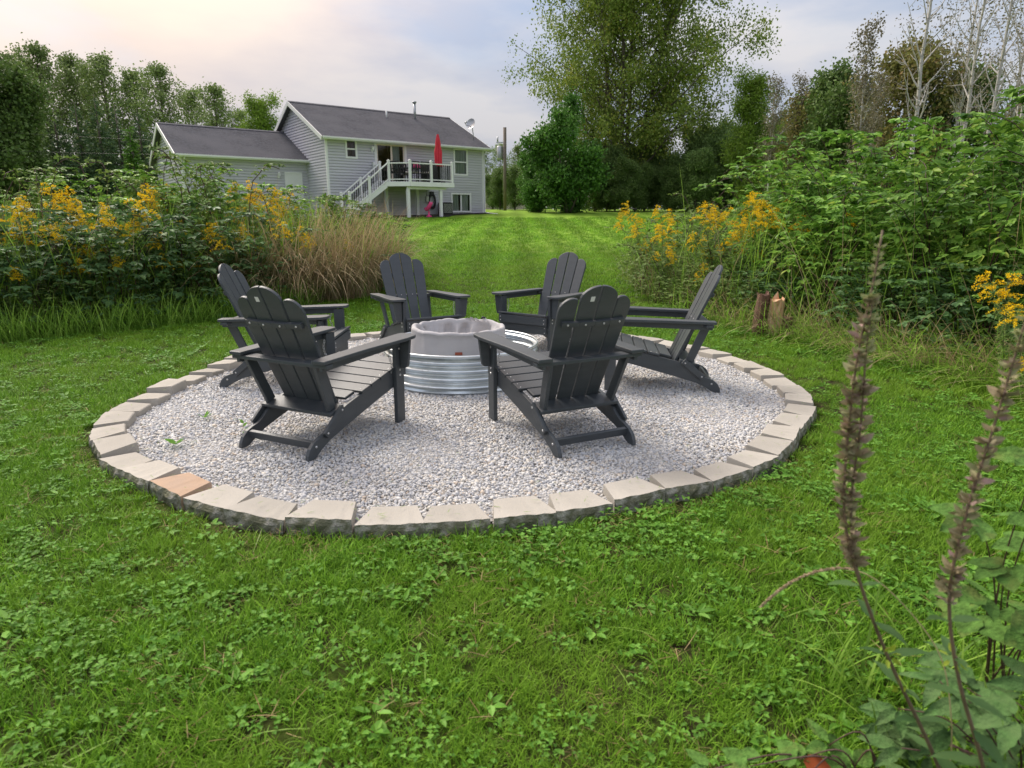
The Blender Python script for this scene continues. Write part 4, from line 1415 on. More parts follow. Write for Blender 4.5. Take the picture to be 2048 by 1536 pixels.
# hose coil on the wall
hs_ = empty('garden_hose', at_house(5.78, -0.10, 0.62), HA)
tag(hs_, 'black garden hose coiled on a hanger on the house wall', 'hose')
qq = np.linspace(0, 2 * math.pi * 5, 140)
rad_ = np.interp(qq, [0, qq[-1]], [0.14, 0.22])
G().add(*tube_vf(np.stack([rad_ * np.cos(qq), -0.02 - 0.02 * np.sin(qq * 1.3), rad_ * 2.0 * np.sin(qq)], -1), 0.022, 6)).build('hose_coil', M['black'], hs_, True)
add('hanger', bev_mesh('hanger', [box_vf(-0.12, 0.12, -0.05, 0.05, 0.30, 0.50)], M['black'], 0.01), hs_)
mt_ = empty('electric_meter', at_house(5.50, -0.03, 0.72), HA)
tag(mt_, 'small grey meter box on the siding beside the hose', 'meter box')
add('box', bev_mesh('box', [box_vf(-0.09, 0.09, -0.10, 0.02, -0.15, 0.15)], M['galvpipe'], 0.01), mt_)
G().add(*tube_vf([(0, -0.03, 0.15), (0, -0.03, 0.60)], 0.02, 6)).build('conduit', M['galvpipe'], mt_, True)
ac = empty('air_conditioner', on_ground(6.35, -0.55), HA)
ac.location.z += 0.03
tag(ac, 'dark square air conditioning unit on the mulch by the basement window', 'air conditioner')
add('cabinet', bev_mesh('cabinet', [box_vf(-0.30, 0.30, -0.30, 0.30, 0.02, 0.62)], M['black'], 0.015), ac)
for q in range(9):
    add('louvre', bev_mesh('louvre', [box_vf(-0.27, 0.27, -0.312, -0.301, 0.08 + q * 0.056, 0.10 + q * 0.056)], M['galvpipe'], 0), ac)
add('fan_grille', bev_mesh('fan_grille', [box_vf(-0.24, 0.24, -0.24, 0.24, 0.621, 0.64)], M['black'], 0.005), ac)


# ------------------------------------------------------------------ vegetation builders
def unit(v):
    return v / (np.linalg.norm(v, axis=-1, keepdims=True) + 1e-9)


T_DIAMOND = (np.array([(0, 0, 0), (0.45, -0.5, 0.10), (1, 0, 0), (0.45, 0.5, 0.10)]), [np.array([(0, 1, 2)]), np.array([(0, 2, 3)])])
T_OVAL = (np.array([(0, 0, 0), (0.28, -0.48, 0.10), (0.68, -0.36, 0.07), (1, 0, -0.12), (0.68, 0.36, 0.07), (0.28, 0.48, 0.10), (0.5, 0, -0.04)]), [np.array([(0, 1, 6), (1, 2, 6), (2, 3, 6), (6, 3, 4), (6, 4, 5), (6, 5, 0)])])
T_LANCE = (np.array([(0, 0, 0), (0.35, -0.5, 0.08), (0.7, -0.33, 0.0), (1, 0, -0.35), (0.7, 0.33, 0.0), (0.35, 0.5, 0.08), (0.5, 0, -0.05)]), T_OVAL[1])


def leaves(g, C, D, Nn, L, W, tmpl=T_DIAMOND, mat=0, rnd=None):
    """many leaves: C base points, D along, Nn rough normal"""
    C, D, Nn = np.asarray(C, float), unit(np.asarray(D, float)), np.asarray(Nn, float)
    n_ = len(C)
    if n_ == 0: return
    L, W = np.broadcast_to(L, (n_,)), np.broadcast_to(W, (n_,))
    S = unit(np.cross(Nn, D))
    N2 = np.cross(D, S)
    T, Fs = tmpl
    V = C[:, None] + D[:, None] * (T[None, :, 0:1] * L[:, None, None]) + S[:, None] * (T[None, :, 1:2] * W[:, None, None]) + N2[:, None] * (T[None, :, 2:3] * W[:, None, None])
    k = len(T)
    F = np.concatenate(Fs)
    FF = (F[None] + (np.arange(n_) * k)[:, None, None]).reshape(-1, 3)
    if rnd is None: rnd = rng.random(n_)
    g.add(V.reshape(-1, 3), FF, mat, np.repeat(rnd, len(F)))


def blades(g, P, az, phi0, kap, L, W, seg=4, mat=0, rnd=None, twist=0.0):
    """grass blades: start angle from vertical phi0, bending by kap along the length"""
    P = np.asarray(P, float)
    n_ = len(P)
    az, phi0, kap, L, W = [np.broadcast_to(np.asarray(q, float), (n_,)) for q in (az, phi0, kap, L, W)]
    t = (np.arange(seg) + 0.5) / seg
    phi = phi0[:, None] + kap[:, None] * t[None]
    st = L[:, None] / seg
    hx = np.concatenate([np.zeros((n_, 1)), np.cumsum(np.sin(phi) * st, 1)], 1)
    hz = np.concatenate([np.zeros((n_, 1)), np.cumsum(np.cos(phi) * st, 1)], 1)
    dx, dy = np.cos(az)[:, None], np.sin(az)[:, None]
    X, Y, Z = P[:, 0:1] + hx * dx, P[:, 1:2] + hx * dy, P[:, 2:3] + hz
    w = W[:, None] * 0.5 * np.array([0.75] + [1.0 - 0.75 * (q / seg) ** 2 for q in range(1, seg)] + [0.06])[None]
    sx, sy = -dy * w, dx * w
    A = np.stack([X + sx, Y + sy, Z], -1)
    B = np.stack([X - sx, Y - sy, Z], -1)
    V = np.stack([A, B], 2).reshape(-1, 3)
    k = 2 * (seg + 1)
    F = np.array([(2 * q, 2 * q + 1, 2 * q + 3, 2 * q + 2) for q in range(seg)])
    FF = (F[None] + (np.arange(n_) * k)[:, None, None]).reshape(-1, 4)
    if rnd is None: rnd = rng.random(n_)
    g.add(V, FF, mat, np.repeat(rnd, seg))


def rdir(n_, up=0.0):
    v = rng.normal(size=(n_, 3))
    v[:, 2] += up
    return unit(v)


def vnoise(x, y, s=1.0, seed=0):
    r_ = np.random.default_rng(seed)
    v = 0
    for k in range(7):
        a, f_ = r_.uniform(0, 6.28), s * r_.uniform(0.5, 2.2)
        v = v + np.sin((x * math.cos(a) + y * math.sin(a)) * f_ + r_.uniform(0, 6.28))
    return v / 3.0


# ------------------------------------------------------------------ lawn: blades, clover, weeds, clippings
def tuft(seed, nblade, rad, hmin, hmax, wid, mat):
    g = G()
    a, r_ = rng.uniform(0, 6.28, nblade), rad * np.sqrt(rng.random(nblade))
    P = np.stack([r_ * np.cos(a), r_ * np.sin(a), np.full(nblade, -0.004)], -1)
    blades(g, P, rng.uniform(0, 6.28, nblade), rng.uniform(0.1, 0.75, nblade), rng.uniform(0.2, 1.3, nblade), rng.uniform(hmin, hmax, nblade), rng.uniform(0.75, 1.3, nblade) * wid, 3)
    return g.mesh('tuft', mat)


def clover(seed):
    g = G()
    n_ = 16
    for q in range(n_):
        a, r_ = rng.uniform(0, 6.28), 0.055 * math.sqrt(rng.random())
        h = rng.uniform(0.018, 0.045)
        c = np.array((r_ * math.cos(a), r_ * math.sin(a), h))
        a0, s_ = rng.uniform(0, 6.28), rng.uniform(0.0078, 0.0125)
        tl = rng.normal(0, 0.25, 2)
        D = np.array([(math.cos(a0 + k * 2.094), math.sin(a0 + k * 2.094), 0.1 + tl[0] * math.cos(a0 + k * 2.094) + tl[1] * math.sin(a0 + k * 2.094)) for k in range(3)])
        leaves(g, np.repeat(c[None], 3, 0), D, np.tile((tl[0] * -1, tl[1] * -1, 1.0), (3, 1)), s_, s_ * 0.95, T_OVAL, 0, np.full(3, rng.random()))
    return g.mesh('clover', M['clover'])


def rosette(seed, n_, lmin, lmax, asp):
    g = G()
    a = np.linspace(0, 6.28, n_, endpoint=False) + rng.normal(0, 0.25, n_)
    D = np.stack([np.cos(a), np.sin(a), rng.uniform(0.05, 0.55, n_)], -1)
    L = rng.uniform(lmin, lmax, n_)
    P = np.stack([np.cos(a) * 0.008, np.sin(a) * 0.008, np.full(n_, 0.012) + rng.uniform(0, 0.02, n_)], -1)
    leaves(g, P, D, np.tile((0, 0, 1.0), (n_, 1)), L, L * asp, T_OVAL)
    return g.mesh('weed', M['clover'])


def litter(seed, mat, n_, lmin, lmax, wid, rad=0.06):
    g = G()
    a, r_ = rng.uniform(0, 6.28, n_), rad * np.sqrt(rng.random(n_))
    P = np.stack([r_ * np.cos(a), r_ * np.sin(a), rng.uniform(0.0, 0.03, n_)], -1)
    blades(g, P, rng.uniform(0, 6.28, n_), rng.uniform(1.15, 1.6, n_), rng.uniform(-0.3, 0.5, n_), rng.uniform(lmin, lmax, n_), wid, 3)
    return g.mesh('litter', mat)


LEFT_EDGE = np.array([(-9.5, 4.6), (-7.4, 5.6), (-5.6, 7.1), (-4.3, 8.3), (-3.2, 9.4), (-2.25, 10.3), (-1.95, 11.3), (-2.1, 13.0), (-2.6, 15.0)])
RIGHT_EDGE = np.array([(2.5, 15.0), (2.0, 12.6), (1.85, 11.0), (2.05, 9.6), (2.55, 8.5), (2.95, 7.7), (3.45, 6.6), (3.85, 5.4), (4.1, 4.4), (3.6, 3.2), (2.4, 2.4), (1.7, 1.6)])


def left_of(x, y):      # inside the left bank
    return x < np.interp(y, LEFT_EDGE[:, 1], LEFT_EDGE[:, 0], left=-9.5, right=-99)


def right_of(x, y):
    e = RIGHT_EDGE[::-1]
    return x > np.interp(y, e[:, 1], e[:, 0], left=1.7, right=99)


def lawn_cover():
    protos = [tuft(k, 58, 0.052, 0.030, 0.074, 0.0032, M['grass']) for k in range(5)]           # 0-4
    protos += [clover(k) for k in range(3)]                                                       # 5-7
    protos += [rosette(8, 6, 0.022, 0.045, 0.55), rosette(9, 8, 0.016, 0.032, 0.85), rosette(10, 5, 0.03, 0.06, 0.40)]   # 8-10
    protos += [litter(11, M['thatch'], 9, 0.03, 0.09, 0.0028), litter(12, M['thatch'], 14, 0.02, 0.06, 0.0022)]      # 11-12
    protos += [litter(13, M['clip'], 1, 0.12, 0.28, 0.0055, 0.01), litter(14, M['clip'], 2, 0.06, 0.15, 0.0050, 0.05)]  # 13-14
    protos += [tuft(15, 60, 0.13, 0.035, 0.075, 0.0062, M['grass']), tuft(16, 60, 0.13, 0.03, 0.07, 0.0062, M['grass'])]   # 15-16 coarser, for the far lawn
    pts, idx, scl = [], [], []

    def zone(y0, y1, sp, sc, kinds):
        yy = np.arange(y0, y1, sp)
        for y in yy:
            hw_ = 0.80 * y + 1.5
            x = np.arange(-hw_, hw_, sp)
            x = x + rng.uniform(-sp, sp, len(x)) * 0.6
            y_ = y + rng.uniform(-sp, sp, len(x)) * 0.6
            k = ~in_ring(x, y_, 0.0) & ~left_of(x + 0.25, y_) & ~right_of(x - 0.25, y_)
            deg = np.degrees(np.arctan2(y_ - CY, x - CX))
            ed = np.hypot(x - CX, y_ - CY) - ring_r(deg)
            k &= ~((ed < 0.07) & (rng.random(len(x)) < 0.5))
            if kinds == 'near': k &= rng.random(len(x)) < np.clip(0.90 + 0.25 * vnoise(x, y_, 5.5, 4), 0.62, 1)
            x, y_, ed = x[k], y_[k], ed[k]
            pts.append(np.stack([x, y_, ground_z(x, y_)], -1))
            if kinds == 'near':
                cl = vnoise(x, y_, 3.2, 1) + rng.normal(0, 0.25, len(x))
                wd = vnoise(x, y_, 4.5, 2) + rng.normal(0, 0.3, len(x))
                i_ = rng.integers(0, 5, len(x))
                i_ = np.where((rng.random(len(x)) < np.clip(0.20 + 0.14 * cl, 0.05, 0.42)), rng.integers(5, 8, len(x)), i_)
                i_ = np.where((rng.random(len(x)) < np.clip(0.08 + 0.08 * wd, 0.02, 0.22)), rng.integers(8, 11, len(x)), i_)
                r_ = rng.random(len(x))
                i_ = np.where(r_ < 0.03, 11, i_)
                i_ = np.where((r_ > 0.05) & (r_ < 0.075), 12, i_)
                i_ = np.where((ed < 0.10) & (r_ < 0.4), 12, i_)
                i_ = np.where((r_ > 0.10) & (r_ < 0.113), 13, i_)
                i_ = np.where((r_ > 0.113) & (r_ < 0.14), 14, i_)
            else:
                i_ = rng.integers(15, 17, len(x))
            idx.append(i_)
            s_ = rng.uniform(0.75, 1.3, len(x)) * sc * (1 + 0.18 * vnoise(x, y_, 1.4, 3))
            scl.append(np.stack([s_, s_, s_ * rng.uniform(0.8, 1.2, len(x))], -1))
    zone(0.85, 4.4, 0.043, 1.0, 'near')
    zone(4.4, 9.5, 0.066, 1.15, 'near')
    zone(9.5, 17, 0.135, 1.0, 'far')
    zone(17, 34, 0.30, 1.5, 'far')
    P = np.concatenate(pts)
    n_ = len(P)
    rot = np.stack([rng.normal(0, 0.06, n_), rng.normal(0, 0.06, n_), rng.uniform(0, 6.28, n_)], -1)
    scatter('lawn_grass', protos, P, rot, np.concatenate(scl), np.concatenate(idx), 'short mown lawn grass mixed with clover and weeds', 'grass')
    return n_


lawn_cover()


# ------------------------------------------------------------------ bank plants
def bramble_meshes(seed, H, rad, ncane, nfill, lsize, leafmat):
    gc, gl = G(), G()
    C, D, Nn, L = [], [], [], []

    def compound(p, d, s_):
        k = 3 if rng.random() < 0.55 else 5
        d = unit(np.array(d))
        nrm = unit(np.array((d[0] * 0.5, d[1] * 0.5, 1.0)) + rng.normal(0, 0.28, 3))
        side = unit(np.cross(nrm, d))
        for q in range(k):
            a = (q - (k - 1) / 2) * (1.15 if k == 3 else 0.72)
            dd = d * math.cos(a) + side * math.sin(a)
            dd = dd + np.array((0, 0, -0.25))
            C.append(p + d * s_ * (0.30 if q != k // 2 else 0.5)); D.append(dd); Nn.append(nrm); L.append(s_ * (1.0 if q == k // 2 else 0.82))
    for c in range(ncane):
        az = rng.uniform(0, 6.28)
        b = np.array((rng.normal(0, rad * 0.25), rng.normal(0, rad * 0.25), 0))
        o = np.array((math.cos(az), math.sin(az), 0))
        h, ou = H * rng.uniform(0.75, 1.14), rad * rng.uniform(0.6, 1.4)
        t = np.linspace(0, 1, 12)
        pts = b + o[None] * (ou * t ** 1.6)[:, None] + np.array((0, 0, 1.0))[None] * (h * np.sin(np.minimum(t * 1.9, math.pi * 0.62 + 0 * t)) / 1.0)[:, None]
        pts += rng.normal(0, 0.02, pts.shape)
        pts[0, 2] = -0.02
        gc.add(*tube_vf(pts, np.linspace(0.0075, 0.003, 12), 4))
        for q in range(26):
            u = rng.uniform(0.25, 1.0)
            k = min(10, int(u * 11))
            p = pts[k] + (pts[k + 1] - pts[k]) * (u * 11 - k)
            a = rng.uniform(0, 6.28)
            compound(p + np.array((math.cos(a), math.sin(a), 0.3)) * 0.05, (math.cos(a), math.sin(a), 0.1), lsize * rng.uniform(0.7, 1.3))
    # filler foliage through the body, denser towards the outside
    for q in range(nfill):
        a = rng.uniform(0, 6.28)
        r_ = rad * (rng.random() ** 0.45) * rng.uniform(0.7, 1.08)
        top = H * (0.98 - 0.42 * (r_ / rad) ** 2)
        z = top * rng.random() ** 0.62
        p = np.array((r_ * math.cos(a), r_ * math.sin(a), z))
        p += 0.06 * np.array((math.sin(9 * a + z * 5), math.cos(7 * a), math.sin(6 * a + 2))) 
        a2 = a + rng.normal(0, 0.9)
        compound(p, (math.cos(a2), math.sin(a2), rng.normal(0.05, 0.3)), lsize * rng.uniform(0.65, 1.25))
    L = np.array(L)
    leaves(gl, C, D, Nn, L, L * rng.uniform(0.55, 0.72, len(L)), T_OVAL, 0, np.clip(rng.normal(0.42, 0.20, len(L)) + 0.22 * np.sin(np.array(C)[:, 0] * 5 + seed) * np.sin(np.array(C)[:, 2] * 4 + 1), 0, 1))
    return gc.mesh('canes', M['cane'], True), gl.mesh('foliage', leafmat)


def goldenrod_meshes(seed, H):
    gs, gl, gf = G(), G(), G()
    lean = rng.normal(0, 0.10, 2)
    t = np.linspace(0, 1, 9)
    nod = rng.uniform(0, 6.28)
    pts = np.stack([lean[0] * H * t ** 1.5, lean[1] * H * t ** 1.5, H * 0.88 * t], -1)
    gs.add(*tube_vf(pts, np.linspace(0.0055, 0.0025, 9), 4))
    n_ = int(H * 100)
    u = np.sort(rng.uniform(0.12, 0.98, n_))
    p = np.stack([np.interp(u, t, pts[:, k]) for k in range(3)], -1)
    a = np.arange(n_) * 2.4 + rng.normal(0, 0.3, n_)
    D = np.stack([np.cos(a), np.sin(a), rng.uniform(-0.5, 0.7, n_)], -1)
    L = rng.uniform(0.06, 0.125, n_) * (1.15 - 0.5 * u)
    leaves(gl, p, D, np.tile((0, 0, 1.0), (n_, 1)), L, L * 0.20, T_LANCE, 0, rng.random(n_) * (0.4 + 0.6 * u))
    # plume: arching side branches, flowers along their upper side
    nb_ = int(rng.integers(11, 17))
    fl, fd = [], []
    for q in range(nb_):
        uu = q / nb_
        z0 = H * (0.72 + 0.20 * uu)
        base = np.array([np.interp(z0, pts[:, 2], pts[:, 0]), np.interp(z0, pts[:, 2], pts[:, 1]), z0])
        az = nod + rng.normal(0, 1.15)
        ln = H * 0.155 * (1.05 - 0.6 * uu) * rng.uniform(0.7, 1.2)
        tt_ = np.linspace(0, 1, 7)
        br = base + np.stack([math.cos(az) * ln * tt_, math.sin(az) * ln * tt_, ln * (0.75 * tt_ - 0.75 * tt_ ** 2.2)], -1)
        gs.add(*tube_vf(br, 0.0018, 3))
        m_ = int(34 * ln / 0.15)
        v = rng.uniform(0.15, 1, m_)
        pp = np.stack([np.interp(v, tt_, br[:, k]) for k in range(3)], -1)
        pp += rng.normal(0, 0.006, pp.shape)
        pp[:, 2] += rng.uniform(0, 0.016, m_)
        fl.append(pp)
    fl = np.concatenate(fl)
    leaves(gf, fl, rdir(len(fl), 0.5), rdir(len(fl), 0.8), rng.uniform(0.015, 0.026, len(fl)), rng.uniform(0.011, 0.017, len(fl)), T_DIAMOND)
    return gs.mesh('stem', M['stem']), gl.mesh('leaves', M['goldleaf']), gf.mesh('plume', M['gold'])


BR = {'green': [bramble_meshes(k, 1.80, 0.88, 10, 520, 0.098, M['bramble']) for k in range(3)],
      'dark': [bramble_meshes(k, 1.25, 0.78, 8, 420, 0.090, M['bramble_dark']) for k in range(3)]}
WB = [bramble_meshes(20 + k, 1.05, 0.62, 6, 520, 0.050, M['goldleaf']) for k in range(3)]
BR['weed'] = WB
GRD = [goldenrod_meshes(k, h) for k, h in enumerate((1.55, 1.70, 1.45, 1.6))]


def put_bramble(kind, x, y, s_, label, group, sz=1.0, name='bramble'):
    k = int(rng.integers(0, 3))
    o = empty(name, (x, y, gz(x, y)), rng.uniform(0, 6.28))
    o.scale = (s_, s_, s_ * sz)
    add('canes', BR[kind][k][0], o)
    add('foliage', BR[kind][k][1], o)
    tag(o, label, 'bramble' if kind != 'weed' else 'weed clump', group)


def put_goldenrod(x, y, s_, label, group, z=None, rx=0, ry=0):
    k = int(rng.integers(0, 4))
    o = empty('goldenrod', (x, y, gz(x, y) if z is None else z), rng.uniform(0, 6.28))
    o.scale = (s_,) * 3
    zr = o.rotation_euler.z
    o.rotation_mode = 'ZYX'          # turn first, then lean
    o.rotation_euler = (rx, ry, zr)
    for nm, me in zip(('stem', 'leaves', 'plume'), GRD[k]):
        q_ = add(nm, me, o)
        if nm == 'plume': q_['kind'] = 'stuff'
    tag(o, label, 'goldenrod', group)


def along(edge, y, off):      # point set back from the bank's edge
    return np.interp(y, edge[:, 1], edge[:, 0]) + off


# left bank
for (x, y, s_, sz) in [(-7.9, 6.9, 1.0, 1.0), (-6.9, 7.3, 0.95, 1.0), (-5.95, 7.9, 1.0, 0.95), (-5.1, 8.45, 0.95, 1.1), (-4.5, 9.1, 1.05, 1.0), (-3.8, 9.75, 0.9, 0.95), (-8.6, 8.2, 1.1, 1.0), (-3.15, 10.35, 0.75, 0.8), (-2.45, 10.95, 0.65, 0.75), (-9.6, 6.2, 1.1, 1.1), (-7.3, 8.5, 1.05, 1.0), (-6.2, 9.2, 1.05, 1.0)]:
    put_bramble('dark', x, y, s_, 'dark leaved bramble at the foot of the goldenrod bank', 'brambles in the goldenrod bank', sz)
for (x, y, s_, sz) in [(-5.3, 10.8, 0.95, 1.02), (-6.6, 11.2, 1.0, 0.95), (-4.3, 11.4, 0.85, 1.0), (-9.5, 10.0, 1.0, 0.95), (-3.0, 12.2, 0.75, 1.0), (-8.0, 10.9, 0.95, 0.95), (-5.6, 12.4, 1.05, 0.95), (-2.5, 13.3, 0.65, 0.9), (-4.9, 9.9, 0.85, 0.95), (-3.7, 12.8, 0.9, 0.85)]:
    put_bramble('green', x, y, s_, 'light green bramble rising behind the goldenrod, below the garage', 'brambles below the garage', sz)
for k in range(125):
    y = rng.uniform(6.6, 11.6)
    off = -rng.uniform(0.4, 3.0)
    x = along(LEFT_EDGE, y, off)
    if x > -3.6 and rng.random() < 0.6: continue
    s_ = rng.uniform(0.50, 1.05) * (0.86 + 0.14 * min(3, -off))
    put_goldenrod(x, y, s_, 'goldenrod in flower in the weedy bank below the garage', 'goldenrod below the garage', rx=rng.normal(0, 0.08), ry=rng.normal(0.03, 0.08))
for (x, y, s_, sz) in [(-4.3, 10.2, 1.25, 1.35), (-5.0, 10.3, 1.3, 1.45), (-5.8, 10.6, 1.3, 1.45), (-3.6, 10.8, 1.1, 1.25), (-3.0, 11.6, 1.0, 1.1), (-6.8, 9.9, 1.25, 1.3), (-7.8, 9.6, 1.25, 1.3), (-4.6, 8.9, 0.8, 0.95), (-5.6, 7.9, 0.75, 0.9)]:
    put_bramble('weed', x, y, s_, 'fine leaved olive green weed clump between the goldenrod stems below the garage', 'weed clumps below the garage', sz, 'weed_clump')
for (x, y, s_, sz) in [(2.5, 9.3, 0.75, 0.75), (2.35, 10.1, 0.85, 0.8), (2.3, 10.9, 0.9, 0.85), (2.45, 11.8, 0.9, 0.9), (2.95, 10.6, 1.0, 1.05), (3.0, 9.6, 0.95, 1.0), (3.1, 11.5, 1.0, 1.15), (3.5, 12.3, 1.1, 1.25), (3.05, 8.75, 0.75, 0.8), (2.7, 12.7, 0.95, 1.0)]:
    put_bramble('weed', x, y, s_, 'fine leaved olive weed clump under the goldenrod at the open lawn', 'weed clumps at the open lawn', sz, 'weed_clump')
# right bank
RB = [('tall leafy bramble rising behind the split log', 'brambles behind the split log', 'green', [(4.1, 8.3, 0.95, 1.05), (4.0, 9.2, 0.9, 1.05), (4.6, 9.7, 1.05, 1.12)]),
      ('tall bright green bramble over the matted dry grass', 'brambles over the dry grass', 'green', [(4.55, 7.2, 1.0, 1.0), (5.0, 6.1, 1.0, 1.02), (5.35, 5.1, 1.0, 1.02), (5.5, 4.1, 0.95, 1.0)]),
      ('highest bramble at the back of the bank, under the aspens', 'brambles under the aspens', 'green', [(5.2, 8.4, 1.1, 1.08), (5.8, 7.2, 1.1, 1.12), (6.2, 6.0, 1.12, 1.12), (5.4, 9.9, 1.1, 1.12), (6.6, 8.6, 1.2, 1.15), (7.2, 7.2, 1.2, 1.2), (6.6, 10.4, 1.1, 1.15), (7.8, 9.0, 1.2, 1.2), (8.2, 11, 1.2, 1.2)]),
      ('bramble just behind the goldenrod at the lawn end of the bank', 'brambles behind the lawn end goldenrod', 'green', [(4.3, 11.0, 0.95, 1.05), (5.0, 11.6, 1.05, 1.1)]),
      ('low dark bramble at the foot of the leafy bank', 'low dark brambles along the leafy bank', 'dark', [(3.35, 8.5, 0.6, 0.8), (4.05, 7.1, 0.75, 0.85), (4.4, 6.2, 0.75, 0.9), (4.75, 5.3, 0.75, 0.95), (3.5, 9.4, 0.7, 0.9), (5.0, 4.4, 0.8, 0.95)])]
for lab, grp, kind, spots in RB:
    for (x, y, s_, sz) in spots:
        put_bramble(kind, x, y, s_, lab, grp, sz)
for k in range(85):
    y = rng.uniform(8.7, 12.8)
    x = along(RIGHT_EDGE[::-1], y, rng.uniform(0.1, 2.5))
    put_goldenrod(x, y, rng.choice([0.38, 0.45, 0.52, 0.6, 0.7, 0.8, 0.9, 1.0]) * rng.uniform(0.92, 1.05), 'goldenrod in flower where the bramble bank meets the open lawn', 'goldenrod at the end of the bramble bank', rx=rng.normal(0, 0.12), ry=rng.normal(-0.05, 0.12))
for (x, y, s_, ry) in [(3.95, 5.05, 0.68, -0.28), (4.0, 4.9, 0.62, -0.35), (4.05, 5.15, 0.72, -0.22), (3.9, 4.75, 0.55, -0.3), (3.55, 4.15, 0.36, -0.4), (3.6, 4.25, 0.34, -0.3), (3.5, 4.05, 0.33, -0.45)]:
    o_n = len(COL.objects)
    put_goldenrod(x, y, s_, 'goldenrod leaning out of the brambles over the matted dry grass', 'goldenrod over the dry grass', ry=ry)


def fill(edge, y0, y1, o0, o1, n_, sgn):
    y = rng.uniform(y0, y1, n_)
    e = edge if edge[0, 1] < edge[-1, 1] else edge[::-1]
    x = np.interp(y, e[:, 1], e[:, 0]) + sgn * rng.uniform(o0, o1, n_)
    return np.stack([x, y, ground_z(x, y) - 0.01], -1)


# tall rank grass, green and dry: uncountable, one object each
g = G()
P = fill(LEFT_EDGE, 4.8, 10.2, -0.35, 0.5, 4200, -1)
k = P[:, 0] < -2.9
P = P[k]
blades(g, P, rng.uniform(0, 6.28, len(P)), rng.uniform(0.05, 0.5, len(P)), rng.uniform(0.3, 1.6, len(P)), rng.uniform(0.22, 0.60, len(P)), rng.uniform(0.006, 0.012, len(P)), 5)
P = fill(LEFT_EDGE, 6.0, 12.5, 0.8, 3.6, 4200, -1)
blades(g, P, rng.uniform(0, 6.28, len(P)), rng.uniform(0.02, 0.28, len(P)), rng.uniform(0.2, 1.2, len(P)), rng.uniform(0.9, 1.8, len(P)), rng.uniform(0.008, 0.015, len(P)), 6)
P = fill(LEFT_EDGE, 10.2, 14.5, 0.0, 1.6, 1700, -1)
blades(g, P, rng.uniform(0, 6.28, len(P)), rng.uniform(0.02, 0.35, len(P)), rng.uniform(0.3, 1.4, len(P)), rng.uniform(0.5, 1.35, len(P)), rng.uniform(0.007, 0.013, len(P)), 6)
tag(g.build('tall_grass', M['longgrass']), 'rank green grass growing through the weedy bank below the garage', 'grass', kind='stuff')
g = G()
P = fill(LEFT_EDGE, 9.5, 12.0, 0.0, 1.4, 3000, -1)
P = P[P[:, 0] > -4.4]
blades(g, P, rng.normal(-0.9, 1.1, len(P)), rng.uniform(0.02, 0.35, len(P)), rng.uniform(0.5, 2.5, len(P)), rng.uniform(0.8, 1.85, len(P)), rng.uniform(0.006, 0.011, len(P)), 7)
P = fill(LEFT_EDGE, 6.5, 12.5, 0.6, 3.2, 500, -1)
blades(g, P, rng.uniform(0, 6.28, len(P)), rng.uniform(0.02, 0.2, len(P)), rng.uniform(0.2, 1.0, len(P)), rng.uniform(1.1, 2.0, len(P)), rng.uniform(0.004, 0.007, len(P)), 6)
tag(g.build('dry_grass', M['drygrass']), 'tan dead grass drooping from the bank behind the chairs', 'grass', kind='stuff')
g = G()
P = fill(RIGHT_EDGE, 3.6, 9.0, -0.25, 0.7, 3000, 1)
blades(g, P, rng.normal(3.6, 1.0, len(P)), rng.uniform(0.2, 1.1, len(P)), rng.uniform(0.4, 1.8, len(P)), rng.uniform(0.25, 0.75, len(P)), rng.uniform(0.005, 0.010, len(P)), 6)
P = fill(RIGHT_EDGE, 8.6, 13.5, 0.1, 2.4, 700, 1)
blades(g, P, rng.uniform(0, 6.28, len(P)), rng.uniform(0.02, 0.35, len(P)), rng.uniform(0.3, 1.4, len(P)), rng.uniform(0.5, 1.35, len(P)), rng.uniform(0.006, 0.012, len(P)), 6)
P = fill(RIGHT_EDGE, 4.0, 10.0, 0.4, 2.8, 650, 1)
blades(g, P, rng.uniform(0, 6.28, len(P)), rng.uniform(0.02, 0.35, len(P)), rng.uniform(0.3, 1.4, len(P)), rng.uniform(0.9, 2.15, len(P)), rng.uniform(0.007, 0.013, len(P)), 6)
tag(g.build('tall_grass', M['longgrass']), 'rank green grass along the foot of the bramble bank', 'grass', kind='stuff')
g = G()
P = fill(RIGHT_EDGE, 4.0, 8.6, -0.05, 0.8, 1500, 1)
blades(g, P, rng.normal(3.5, 1.1, len(P)), rng.uniform(0.3, 1.2, len(P)), rng.uniform(0.5, 1.6, len(P)), rng.uniform(0.35, 1.0, len(P)), rng.uniform(0.004, 0.008, len(P)), 6)
P = fill(RIGHT_EDGE, 4.2, 9.5, 0.3, 2.2, 130, 1)
blades(g, P, rng.uniform(0, 6.28, len(P)), rng.uniform(0.02, 0.5, len(P)), rng.uniform(0.1, 1.2, len(P)), rng.uniform(1.0, 2.2, len(P)), rng.uniform(0.004, 0.008, len(P)), 6)
P = fill(RIGHT_EDGE, 8.8, 12.8, 0.1, 1.8, 700, 1)
blades(g, P, rng.uniform(0, 6.28, len(P)), rng.uniform(0.05, 0.6, len(P)), rng.uniform(0.4, 1.8, len(P)), rng.uniform(0.4, 1.1, len(P)), rng.uniform(0.004, 0.008, len(P)), 6)
tag(g.build('dry_grass', M['drygrass']), 'matted dead grass at the foot of the bramble bank', 'grass', kind='stuff')


